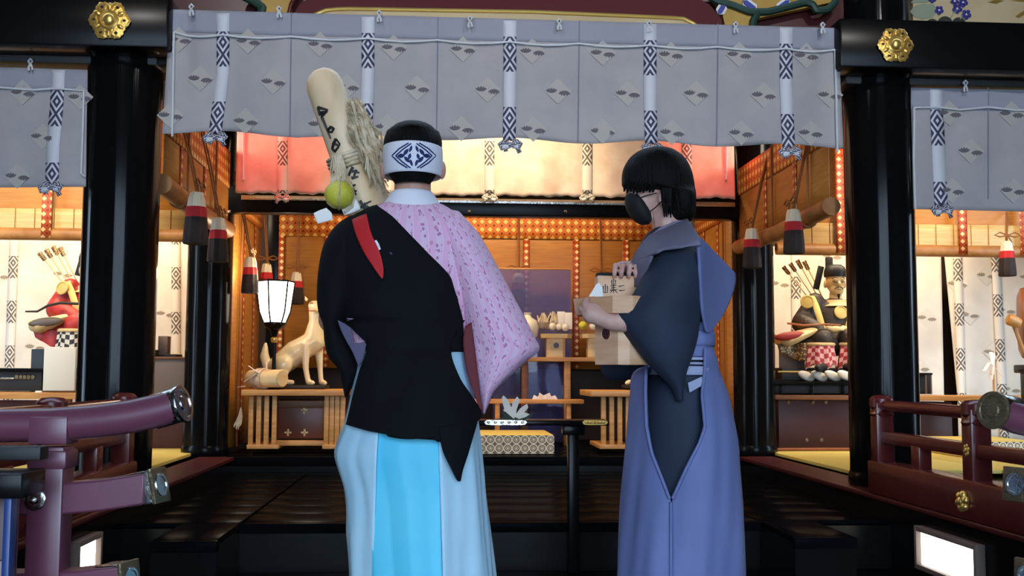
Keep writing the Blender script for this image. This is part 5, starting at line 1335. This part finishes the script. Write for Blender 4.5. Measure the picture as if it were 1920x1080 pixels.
mb = MB(); ringloft(mb, TOR[:9], YM, 40, 80, mod=foldT, uvs=.30); mb.build('pink_kimono', 'pink_kimono', man, smooth=80)
# black jacket: shell over the torso, open along the diagonal
EDG = [(382, 702), (395, 710), (415, 735), (450, 769), (480, 800), (505, 826), (525, 845), (560, 858), (600, 866), (650, 870), (700, 876)]
JK = [(r[0], r[1] - 5, r[2] + (2 if r[0] > 560 else 0), r[3] + .016) for r in TOR if r[0] < 740]
def jr(y, xc, hw):
    xr = float(np.interp(y, [e[0] for e in EDG], [e[1] for e in EDG])); hd = smooth_interp(JK, y)[2]
    B = min(ringang(xr, xc, hw, hd, YM), -.08)
    A = -PI * 1.42 if y < 598 else ringang(float(np.interp(y, (598, 645, 670), (636, 689, 682))), xc, hw, hd, YM)
    return A, B
JK = [(r[0], r[1] - 5, r[2] + (2 if r[0] > 560 else 0), r[3] + .016) for r in TOR if r[0] < 740]
foldJ = lambda a, t, y: .014 * math.sin(a * 7 + y / 34) * min(1, t * 2) + .008 * math.sin(a * 13 - y / 17) * t
mb = MB(); ringloft(mb, [j for j in JK if j[0] <= 660], YM, 44, 70, rng=jr, mod=foldJ)
jk = mb.build('black_jacket', 'black_cloth', man, smooth=80); solid(jk, .008, -1)
JF = JK[:-1] + [(660, 660, 878, .158), (720, 650, 900, .20), (790, 640, 908, .205), (910, 640, 910, .21)]
yj = lambda x, y: surfY(JF, YM, x, y, -.006 + .018 * min(1, max(0, (y - 600) / 45)) + .005 * math.sin(x / 16 + y / 50) * min(1, max(0, (y - 600) / 45)))
mb = MB(); sheet(mb, [[(664, 600), (760, 604), (872, 600)], [(689, 643), (760, 650), (846, 652)], [(672, 700), (765, 706), (861, 705)], [(661, 742), (768, 748), (885, 742)], [(651, 785), (690, 800), (770, 815), (835, 816), (904, 775)], [(648, 796), (690, 808), (765, 822), (835, 826), (893, 794)]], yj, 40, 8)
solid(mb.build('jacket_skirt', 'black_cloth', man, smooth=80), .007, -1)
mb = MB(); sheet(mb, [[(822, 800), (850, 796), (896, 790)], [(831, 845), (850, 848), (879, 848)], [(848, 880), (857, 884), (868, 882)], [(860, 902), (862, 903), (864, 902)]], lambda x, y: yj(x, y) - .008, 12, 8)
solid(mb.build('jacket_tail', 'black_cloth', man, smooth=80), .007, -1)
# hanging black sleeve
SL = [(408, 652, 700, .06), (425, 630, 705, .09), (455, 610, 700, .105), (490, 600, 690, .11), (540, 595, 676, .11), (585, 598, 658, .11), (610, 607, 644, .11), (640, 609, 655, .105), (670, 616, 668, .10), (692, 634, 673, .09), (715, 641, 664, .07), (745, 647, 652, .03)]
mb = MB(); ringloft(mb, SL, YM + .02, 46, 44, mod=lambda a, t, y: .03 * math.sin(a * 4 + y / 30) * t); mb.build('black_sleeve', 'black_cloth', man, smooth=80)
mb = MB(); sheet(mb, [[(633, 600), (637, 602), (641, 604)], [(640, 620), (650, 617), (658, 616)], [(650, 640), (657, 640), (664, 642)], [(662, 662), (674, 656), (686, 644)], [(672, 686), (675, 684), (679, 680)]], lambda x, y: YM - .10, 10, 5)
solid(mb.build('sleeve_lining', 'lining', man, smooth=80), .006)
# pink sleeve, hanging wide
PS = [(398, 806, 862, .06), (415, 808, 878, .09), (440, 815, 899, .105), (480, 828, 922, .115), (520, 845, 944, .12), (560, 858, 965, .12), (600, 868, 987, .115), (630, 874, 1001, .11), (655, 880, 1012, .10), (680, 886, 985, .09), (710, 893, 952, .075), (735, 898, 927, .06), (762, 902, 915, .04), (776, 905, 909, .02)]
mb = MB(); ringloft(mb, PS, YM - .01, 60, 60, mod=lambda a, t, y: (.035 * math.sin(a * 3 + y / 60) + .02 * math.sin(a * 7 - y / 40)) * t, uvs=.22); mb.build('pink_sleeve', 'pink_kimono', man, smooth=80)
mb = MB(); sheet(mb, [[(872, 612), (884, 604)], [(868, 642), (890, 650)], [(874, 690), (896, 700)], [(884, 725), (900, 735)], [(898, 764), (906, 774)]], lambda x, y: YM - .085, 8, 6)
solid(mb.build('crimson_layer', 'crimson', man, smooth=80), .006)
# red strip and small white crest on the jacket
mb = MB(); sheet(mb, [[(661, 413), (676, 406), (688, 402)], [(668, 440), (682, 438), (696, 436)], [(684, 475), (698, 472), (711, 470)], [(702, 503), (711, 502), (719, 500)], [(715, 521), (717, 523), (719, 520)]], lambda x, y: surfY(JK, YM, x, y, .012), 10, 8)
solid(mb.build('red_strip', 'red_cloth', man, smooth=80), .004)
poly(MB(), [(700, 452), (706, 450), (711, 458), (714, 467), (710, 469), (703, 464)], lambda x, y: surfY(JK, YM, x, y, .014), .003).build('white_crest', 'white_cotton', man)
poly(MB(), lens(733, 475, 3, 1.6, .6), lambda x, y: surfY(JK, YM, x, y, .014), .003).build('white_crest', 'lining', man)
# hakama: pale outer halves, cyan middle pleats
HK = [(636, 680, 868, .125), (680, 672, 874, .135), (740, 658, 888, .15), (790, 647, 896, .165), (830, 632, 901, .18), (852, 627, 903, .185), (880, 634, 906, .185), (915, 645, 909, .185), (960, 650, 913, .19), (1000, 650, 917, .195), (1080, 656, 926, .21), (1190, 654, 938, .225)]
def hk(x0, x1):
    def f(y, xc, hw):
        a = float(np.interp(y, (640, 1190), x0)); b = float(np.interp(y, (640, 1190), x1))
        hd = smooth_interp(HK, y)[2]; A = ringang(a, xc, hw, hd, YM) if x0[0] > 0 else -PI * 1.5
        B = ringang(b, xc, hw, hd, YM) if x1[0] > 0 else PI * .5
        return A, B
    return f
saw = lambda q: 2 / PI * math.asin(math.sin(q))
pl = lambda a, t, y: (.045 * saw(a * 9 + .5) + .012 * math.sin(a * 23 + y / 60)) * min(1, t * 1.3)
mb = MB(); ringloft(mb, HK, YM, 60, 60, rng=hk((-1, -1), (718, 690)), mod=pl); solid(mb.build('hakama_panel', 'hakama_pale', man, smooth=80), .006, -1)
mb = MB(); ringloft(mb, HK, YM, 60, 60, rng=hk((818, 832), (-1, -1)), mod=pl); solid(mb.build('hakama_panel', 'hakama_pale', man, smooth=80), .006, -1)
pl2 = lambda a, t, y: -.05 + .032 * saw(a * 11 + 1.0) * min(1, t * 1.6)
mb = MB(); ringloft(mb, HK, YM, 60, 50, rng=hk((700, 672), (836, 850)), mod=pl2); solid(mb.build('hakama_pleats', 'hakama_cyan', man, smooth=80), .006, -1)

# =================================================================== THE CARRIED WOODEN POLE
def axis(t): return (605 + (772 - 605) * t, 150 + (600 - 150) * t)
p0 = at(606, 152, 3.74); p1 = at(765, 600, 3.86); ax = (p1 - p0); L = ax.length; axn = ax.normalized()
t = thing('wooden_pole', 'thick pale rounded wooden pole with brush writing and straw, carried on the shoulder', 'wooden pole', p1)
MB().lathe([(.002, -.045), (.022, -.042), (.042, -.030), (.058, -.010), (.066, .02), (.067, .10), (.068, .25), (.071, .45), (.074, L * .9), (.068, L - .01), (.002, L)], p0, 40, ax).build('pole', 'log_wood', t)
def ypole(x, y, off=.003):
    """camera-side surface of the pole along the ray through x, y"""
    d = ray(x, y).normalized(); w = CAM - p0; R = .070
    for _ in range(2):
        dd = d - axn * d.dot(axn); ww = w - axn * w.dot(axn)
        A = dd.dot(dd); B = 2 * dd.dot(ww); C_ = ww.dot(ww) - (R + off) ** 2; D = B * B - 4 * A * C_
        s_ = (-B - math.sqrt(D)) / (2 * A) if D > 0 else -B / (2 * A)
        q = CAM + d * s_; R = float(np.interp((q - p0).dot(axn), (0, .02, .1, .25, .45, L * .9), (.062, .066, .067, .068, .071, .074)))
    return q.y
ST = [[(595, 201), (615, 206)], [(597, 203), (599, 215), (607, 213)], [(613, 207), (602, 221)], [(600, 212), (608, 209)], [(604, 221), (608, 230), (612, 240), (616, 250), (620, 260)], [(613, 246), (620, 238), (626, 241), (622, 248), (613, 247)],
      [(630, 260), (625, 270), (623, 279), (628, 284), (634, 276), (637, 270), (630, 260)], [(628, 270), (635, 273)], [(646, 303), (648, 309), (651, 316)], [(662, 313), (656, 324), (654, 330)], [(657, 320), (674, 324)], [(668, 318), (662, 336)], [(659, 334), (672, 331)],
      [(657, 343), (661, 352), (668, 366)], [(658, 350), (667, 346)], [(656, 359), (669, 358)], [(675, 376), (680, 385), (688, 381), (696, 377)], [(676, 388), (694, 390)], [(685, 380), (682, 399)], [(691, 386), (678, 400)], [(684, 391), (694, 399)]]
strokes(MB(), ST, ypole, 3.0).build('brush_writing', 'ink', t)
mb = MB(); rnd = random.Random(3)
for k in range(150):                                     # loose straw along the upper side
    x = 650 + rnd.random() * 26; y = 182 + rnd.random() * 70; n = 6; pts = []
    for i in range(n):
        q = i / (n - 1); pts.append(at(x + q * (38 + rnd.random() * 22) + rnd.uniform(-4, 4), y + q * (70 + rnd.random() * 45) + rnd.uniform(-3, 3), 3.70 + rnd.uniform(-.05, .02)))
    mb.tube(pts, .0016 + .0016 * rnd.random(), 4)
for k in range(16):
    x = 654 + rnd.random() * 24; y = 188 + rnd.random() * 50; w_ = rnd.uniform(36, 62); h_ = rnd.uniform(70, 120)
    mb.tube([at(x + q * w_ + 5 * math.sin(q * 7 + k), y + q * h_, 3.665 + .012 * math.cos(q * 9 + k)) for q in [i / 8 for i in range(9)]], [.0055] * 8 + [.003], 6)
for k in range(5):
    mb.tube([at(690 + q * 38 + 3 * math.sin(q * 20 + k), 285 + q * 90, 3.71 + .01 * math.cos(q * 20 + k)) for q in [i / 12 for i in range(13)]], .006, 6)
mb.build('straw_tassel', 'straw', t, smooth=60)
mb = MB()
for k in range(4):                                      # rope bound round the pole
    ce = p0 + axn * (.272 + k * .013); u1 = axn.orthogonal().normalized(); u2 = axn.cross(u1)
    mb.tube([ce + (u1 * math.cos(a) + u2 * math.sin(a)) * (.078 + .003 * math.sin(a * 9 + k)) for a in [i * 2 * PI / 28 for i in range(29)]], .0075, 7, caps=False)
for k in range(36):
    x = 626 + rnd.random() * 20; mb.tube([at(x - 4, 290 + rnd.random() * 10, 3.655), at(x - 8 + rnd.random() * 14, 318, 3.64), at(620 + rnd.random() * 28, 334 + rnd.random() * 12, 3.65)], .0025, 5)
mb.tube([at(646, 330, 3.65), at(658, 346, 3.645), at(664, 370, 3.645), at(660, 388, 3.645), at(646, 398, 3.64)], .006, 6)
mb.build('straw_rope', 'straw', t, smooth=60)
mb = MB(); sheet(mb, [[(588, 400), (600, 394), (612, 390)], [(592, 412), (604, 408), (622, 400)], [(596, 420), (610, 416), (624, 412)]], lambda x, y: 3.66, 8, 4)
solid(mb.build('paper_strip', 'paper', t), .003)
mb = MB(); sheet(mb, [[(640, 392), (660, 380), (668, 372)], [(646, 404), (664, 398), (676, 392)]], lambda x, y: 3.648, 8, 4); solid(mb.build('paper_strip', 'paper', t), .003)
q = at(636, 366, 3.63); rr = 28 * pxm(3.63)
ct = thing('citrus_fruit', 'round yellow-green citrus fruit tied to the pale wooden pole', 'fruit', q - Vector((0, 0, rr)))
MB().lathe([(.002, -.93), (.45, -.86), (.80, -.58), (1.0, -.05), (.92, .42), (.62, .80), (.25, .94), (.002, .90)], (0, 0, 0), 32).build('tmp', 'citrus')
tmp = bpy.data.objects['tmp']; me = tmp.data; bpy.data.objects.remove(tmp)
me.transform(Matrix.Translation((0, 0, rr)) @ Matrix.Scale(rr, 4)); o = bpy.data.objects.new('flesh', me); COL.objects.link(o); o.parent = ct; o['base'] = ct['base']
MB().tube([q + Vector((math.sin(a) * .006, -math.sin(a) * rr * 1.0, math.cos(a) * rr * .97)) for a in [i * PI / 14 for i in range(15)]], .0035, 6).build('cord', 'straw', ct)
MB().tube([q + Vector((0, 0, rr * .9)), at(640, 330, 3.645)], .0035, 6).build('hanging_cord', 'straw', ct)

# =================================================================== PERSON WITH THE BOX
YW = 3.60
wom = thing('person', 'person in black face mask, blue-grey winged vest and hakama, holding a wooden box', 'person', (at(1270, 1000, YW).x, YW, 0))
def wp(x, y, d=0): return at(x, y, YW + d)
kn = [('e', wp(1240, 335), (.096, .075, .105)), ('e', wp(1207, 375), (.055, .058, .062)), ('c', wp(1196, 360), .045, wp(1206, 402), .034), ('e', wp(1185, 372), (.018, .014, .016)), ('c', wp(1185, 362), .010, wp(1180, 378), .010), ('e', wp(1188, 392), (.012, .02, .009)),
      ('e', wp(1190, 350), (.03, .05, .02)), ('c', wp(1244, 375), .055, wp(1254, 440), .052), ('e', wp(1243, 372, -.078), (.017, .010, .028)), ('e', wp(1243, 372, .078), (.017, .010, .028)),
      ('c', wp(1254, 440), .06, wp(1258, 470), .10), ('e', wp(1258, 500), (.09, .15, .11)), ('e', wp(1276, 580), (.07, .12, .14)), ('e', wp(1278, 680), (.085, .135, .12)),
      ('c', wp(1280, 700, -.07), .07, wp(1272, 900, -.07), .055), ('c', wp(1272, 900, -.07), .05, wp(1270, 1120, -.08), .038), ('c', wp(1270, 700, .08), .085, wp(1268, 900, .08), .06), ('c', wp(1268, 900, .08), .055, wp(1276, 1120, .08), .038)]
for d, x in ((-.08, 1270), (.08, 1276)):
    f = wp(x, 1120, d); kn += [('c', f, .038, Vector((f.x, f.y, .05)), .038), ('c', Vector((f.x + .03, f.y, .032)), .033, Vector((f.x - .16, f.y, .026)), .026)]
BX = wp(1172, 684, -.09); BXc = Vector((BX.x, BX.y, BX.z))
TW = .285; HB_, HT_ = at(1172, 592, 3.51).z - BX.z, .055
trayz = BX.z + HB_
# near (left) arm and hand under the tray
wr = wp(1146, 603, -.20); el = wp(1262, 606, -.22)
kn += [('c', wp(1262, 490, -.15), .05, el, .042), ('c', el, .044, wr, .029), ('c', wr, .029, wp(1118, 592, -.205), .030), ('e', wp(1112, 588, -.20), (.036, .030, .034))]
for k in range(4):                                        # fingers curl under the tray floor
    a = wp(1098 + k * 6.5, 584 + k * 3.2, -.205); b = a + Vector((-.012 + k * .004, .022, .010)); e = b + Vector((.008, .034 - .003 * abs(k - 1), .004)); g_ = e + Vector((.014, .012, .002))
    kn += [('c', a, .0105, b, .010), ('c', b, .010, e, .009), ('c', e, .009, g_, .008)]
kn += [('c', wp(1104, 584, -.215), .012, wp(1097, 572, -.20), .0105), ('c', wp(1097, 572, -.20), .0105, wp(1101, 562, -.188), .009)]
# far (right) arm reaching over, hand on the box top
w2 = wp(1206, 503, .0); e2 = wp(1262, 596, .24)
kn += [('c', wp(1262, 490, .15), .05, e2, .042), ('c', e2, .044, w2, .028), ('c', w2, .027, wp(1188, 500, -.05), .024), ('e', wp(1176, 499, -.075), (.045, .028, .018))]
for k, x in enumerate((1154, 1167, 1181, 1194)):
    ln = (.9, 1.0, .95, .75)[k]
    a = wp(x + 3, 496 + (k == 0) * 3, -.085); b = wp(x, 497 + k * .8, -.132); e = wp(x - 2, 510 + ln * 2, -.144); g_ = wp(x - 2, 516 + ln * 3, -.136)
    kn += [('c', a, .0092, b, .0088), ('c', b, .0088, e, .0080), ('c', e, .0080, g_, .007)]
kn += [('c', wp(1176, 507, -.055), .012, wp(1160, 512, -.048), .011), ('c', wp(1160, 512, -.048), .011, wp(1150, 518, -.052), .0095)]
blob(kn, .004, 'body', 'skin_pale', wom, 2)
# hair: bob
HW = [(277, 1224, 1244, .02), (280, 1208, 1258, .05), (287, 1192, 1272, .072), (300, 1178, 1286, .09), (320, 1168, 1296, .10), (342, 1166, 1301, .103), (352, 1170, 1302, .103), (358, 1190, 1303, .103), (365, 1232, 1303, .103), (382, 1243, 1303, .10), (398, 1246, 1302, .092), (410, 1251, 1299, .08), (416, 1256, 1294, .06)]
mb = MB(); ringloft(mb, HW, YW, 60, 72, mod=lambda a, t, y: .012 * math.sin(a * 17) * t + .008 * math.sin(a * 41) * t); mb.build('hair', 'hair', wom, smooth=80)
mb = MB()
for k in range(10):
    x = 1170 + k * 6; mb.tube([wp(x + 8, 335, -.09 + .0), wp(x + 2, 350, -.088 + (k - 5) * .001), wp(x, 358 + rnd.random() * 6, -.075 if k < 3 else -.082)], [.010, .008, .002], 6)
for k in range(4): mb.tube([wp(1243 + k * 4, 352, -.092), wp(1244 + k * 4, 378, -.088), wp(1246 + k * 4, 402 + rnd.random() * 10, -.078)], [.009, .008, .002], 6)
mb.build('fringe_strands', 'hair', wom, smooth=80)
mb = MB(); mb.ell(wp(1190, 361, -.048), (.010, .006, .006), 12, 8); mb.build('eye', 'eye_white', wom)
mb = MB(); mb.ell(wp(1188, 361, -.053), (.004, .003, .005), 10, 7); mb.tube([wp(1182, 359, -.05), wp(1189, 357, -.056), wp(1198, 360, -.05)], .002, 6); mb.build('eye_dark', 'ink', wom)
MK = [(361, 1177, 1192, .02), (367, 1173, 1202, .044), (378, 1172, 1210, .060), (392, 1175, 1217, .064), (406, 1183, 1221, .058), (415, 1192, 1221, .046), (420, 1201, 1217, .028)]
mb = MB(); ringloft(mb, MK, YW, 24, 40); mb.build('face_mask', 'mask_black', wom, smooth=80)
mb = MB(); mb.tube([wp(1200, 371, -.055), wp(1210, 367, -.072), wp(1232, 362, -.085)], .0022, 6); mb.tube([wp(1218, 397, -.055), wp(1228, 390, -.070), wp(1240, 378, -.088)], .0022, 6); mb.build('mask_strap', 'mask_black', wom)
# navy kimono
KT = [(428, 1226, 1284, .062), (440, 1212, 1294, .10), (456, 1202, 1304, .15), (480, 1194, 1311, .185), (515, 1194, 1317, .185), (545, 1228, 1320, .17), (570, 1244, 1322, .16), (620, 1248, 1324, .155), (660, 1244, 1324, .155), (700, 1230, 1326, .16)]
mb = MB(); ringloft(mb, KT, YW, 40, 60, mod=lambda a, t, y: .008 * math.sin(a * 8 + y / 25)); mb.build('kimono', 'navy_cloth', wom, smooth=80)
KL = [(690, 1226, 1324, .165), (760, 1200, 1336, .175), (850, 1196, 1345, .18), (960, 1195, 1350, .18), (1080, 1192, 1360, .19), (1170, 1195, 1356, .18)]
mb = MB(); ringloft(mb, KL, YW, 40, 60, mod=lambda a, t, y: .02 * math.sin(a * 6 + y / 80)); mb.build('kimono_skirt', 'navy_cloth', wom, smooth=80)
# near sleeve
NS = [(464, 1250, 1300, .03), (476, 1236, 1308, .06), (500, 1216, 1316, .09), (530, 1200, 1319, .10), (555, 1184, 1319, .10), (575, 1166, 1317, .10), (592, 1151, 1314, .098), (608, 1158, 1311, .095), (630, 1172, 1307, .09), (655, 1191, 1301, .085), (680, 1212, 1293, .075), (700, 1232, 1286, .06), (725, 1256, 1282, .045), (752, 1268, 1280, .02)]
mb = MB(); ringloft(mb, NS, YW - .19, 56, 56, mod=lambda a, t, y: (.02 * math.sin(a * 3 + y / 45) + .012 * math.sin(a * 8 - y / 22))); mb.build('kimono_sleeve', 'navy_cloth', wom, smooth=80)
FS = [(480, 1216, 1290, .06), (520, 1206, 1300, .085), (560, 1190, 1296, .085), (600, 1176, 1286, .08), (640, 1150, 1270, .075), (682, 1124, 1240, .06), (700, 1128, 1222, .05), (712, 1140, 1200, .03)]
mb = MB(); ringloft(mb, FS, YW + .27, 36, 44, mod=lambda a, t, y: .02 * math.sin(a * 4 + y / 40)); mb.build('kimono_sleeve', 'navy_cloth', wom, smooth=80)
# winged vest: yoke over the shoulders, front, stiff back wing
def yk(x, y):
    d = max(0.0, min(1.0, (y - (441 - (x - 1220) * .43)) / 48)); f = .2 if x > 1232 else max(.0, .2 - .20 * (1232 - x) / 46)
    return YW - .065 - (f + .035) * d ** .7
for side in (0, 1):
    fy = yk if side == 0 else (lambda x, y: 2 * YW - yk(x, y))
    mb = MB(); sheet(mb, [[(1220, 440), (1238, 426), (1262, 416), (1289, 411)], [(1206, 456), (1230, 443), (1268, 432), (1303, 432)], [(1193, 474), (1220, 460), (1258, 448), (1312, 446)], [(1184, 494), (1212, 484), (1244, 468), (1315, 460)]], fy, 26, 7)
    solid(mb.build('vest_yoke', 'greyvest', wom, smooth=80), .008, 0)
    mb = MB(); sheet(mb, [[(1184, 492), (1200, 488), (1224, 480)], [(1183, 508), (1198, 507), (1214, 502)], [(1184, 522), (1196, 522), (1206, 520)], [(1187, 538), (1196, 538), (1204, 538)]], fy, 12, 6)
    solid(mb.build('vest_front', 'greyvest', wom, smooth=80), .008, 0)
    bw = lambda x, y: YW - .30 + .295 * max(0, min(1, (x - 1306) / 72)) ** .8
    fb = bw if side == 0 else (lambda x, y: 2 * YW - bw(x, y))
    mb = MB(); sheet(mb, [[(1306, 446), (1314, 446), (1322, 456)], [(1308, 462), (1330, 466), (1350, 484)], [(1310, 490), (1342, 494), (1368, 503)], [(1311, 518), (1346, 520), (1378, 517)], [(1313, 550), (1344, 552), (1374, 545)], [(1316, 585), (1338, 590), (1358, 584)], [(1321, 610), (1328, 614), (1338, 614)], [(1324, 622), (1328, 624), (1330, 622)]], fb, 20, 7)
    solid(mb.build('vest_wing', 'bluegrey', wom, smooth=80), .008, 0)
for x, y in ((1217, 466), (1200, 478)):
    poly(MB(), lens(x, y, 4.5, 2.4, -1.0), lambda a, b: yk(a, b) - .007, .003).build('vest_crest', 'obi', wom)
# sash layers
for y0, y1, m_, ex in ((608, 624, 'bluegrey', .012), (624, 650, 'bluegrey', .016), (650, 670, 'bluegrey', .012), (671, 676, 'obi', .018), (680, 684, 'obi', .016), (687, 703, 'obi', .020)):
    ym = (y0 + y1) / 2; a, b, h = smooth_interp(KT, min(ym, 700))
    mb = MB(); ringloft(mb, [(y0, a, b, h), (y1, a, b, h)], YW, 4, 60, rng=lambda y, xc, hw: (-PI * 1.5, PI * .5), off=ex); solid(mb.build('sash_layer', m_, wom, smooth=60), .006)
poly(MB(), [(1290, 718), (1316, 706), (1318, 722), (1293, 736)], lambda x, y: YW - .195, .008).build('sash_tab', 'obi', wom)
# hakama, open at the side in a deep V
HK2 = [(652, 1244, 1332, .175), (680, 1232, 1342, .185), (694, 1192, 1346, .19), (740, 1182, 1364, .205), (790, 1177, 1374, .215), (850, 1172, 1382, .22), (940, 1164, 1391, .225), (1000, 1161, 1394, .23), (1080, 1158, 1396, .24), (1170, 1158, 1398, .245)]
vl = [(640, 1212), (690, 1211), (740, 1210), (800, 1212), (850, 1222), (900, 1242), (942, 1258)]; vr = [(640, 1322), (690, 1322), (740, 1316), (800, 1322), (830, 1312), (880, 1286), (942, 1258)]
def vr_(y, xc, hw):
    hd = smooth_interp(HK2, y)[2]; y = 700 + (y - 700) * YW / (YW - hd * .95)
    a = float(np.interp(y, [q[0] for q in vl], [q[1] for q in vl])); b = float(np.interp(y, [q[0] for q in vr], [q[1] for q in vr]))
    return ringang(b, xc, hw, hd, YW), ringang(a, xc, hw, hd, YW) + 2 * PI
hkm = lambda a, t, y: (.030 * saw(a * 8 + .9) + .012 * math.sin(a * 17 + y / 50)) * min(1, .25 + t) + .03 * math.exp(-((y - 830) / 40) ** 2) * math.exp(-((math.sin((a + .6) / 2)) * 3.2) ** 2)
mb = MB(); ringloft(mb, HK2, YW, 80, 110, rng=vr_, mod=hkm); solid(mb.build('hakama', 'bluegrey', wom, smooth=80), .007, -1)
mb = MB()
for v in (vl, vr):
    pts = [(float(np.interp(y, [q[0] for q in v], [q[1] for q in v])), y) for y in range(655, 943, 8)]
    mb.tube([at(x, y, surfY(HK2, YW, x, y, .004)) for x, y in pts], .006, 6)
mb.build('hakama_hem', 'bluegrey', wom, smooth=80)
mb = MB(); pts = [(1258, y) for y in range(942, 1168, 12)]; mb.tube([at(x, y, surfY(HK2, YW, x, y, .002)) for x, y in pts], .005, 6); mb.build('hakama_seam', 'bluegrey', wom, smooth=80)

# =================================================================== THE HELD BOX
RZ = math.radians(-33)
sb = sanbo(BXc, .165, HB_, TW, HT_, -RZ, 'pale wooden offering stand with round hole held in both hands by the masked person', 'wood_box', .019)
yb = YW - .122
a = at(1120, 540, yb); b = at(1197, 540, yb); zt_ = at(1160, 517, yb).z; zb_ = trayz + .009
bx = thing('inscribed_box', 'small pale box with black lettering standing in the held offering stand', 'box', ((a.x + b.x) / 2, yb + .035, zb_))
MB().box(((a.x + b.x) / 2, yb + .035, (zt_ + zb_) / 2), (b.x - a.x, .07, zt_ - zb_), .003).build('box_body', 'wood_box', bx)
MB().box(((a.x + b.x) / 2 - .012, yb + .04, zt_ + .006), (b.x - a.x - .03, .05, .012), .003).build('dark_lid', 'mask_black', bx)
yl = lambda x, y: yb - .0015
CH = [[(1160, 537), (1171, 535)], [(1161, 545), (1172, 544)],                                                         # three
      [(1147, 525), (1147, 533), (1154, 533)], [(1150.5, 523), (1150.5, 533)], [(1154, 525), (1154, 533)], [(1145, 536), (1156, 535)], [(1146, 540), (1155, 539)], [(1144, 544), (1158, 543)], [(1150.5, 534), (1150.5, 550)], [(1150, 543), (1144, 549)], [(1151, 543), (1158, 549)],   # peak
      [(1131, 536), (1131, 549), (1139, 548)], [(1135, 533), (1135, 549)], [(1139, 536), (1139, 549)]]                      # mountain
strokes(MB(), CH, yl, 1.1).build('lettering', 'ink', bx)
poly(MB(), [(1104, 556), (1118, 533), (1123, 530), (1130, 540), (1131, 556)], lambda x, y: yb - .006 - (556 - y) * .0002, .003).build('folded_paper', 'paper', bx)
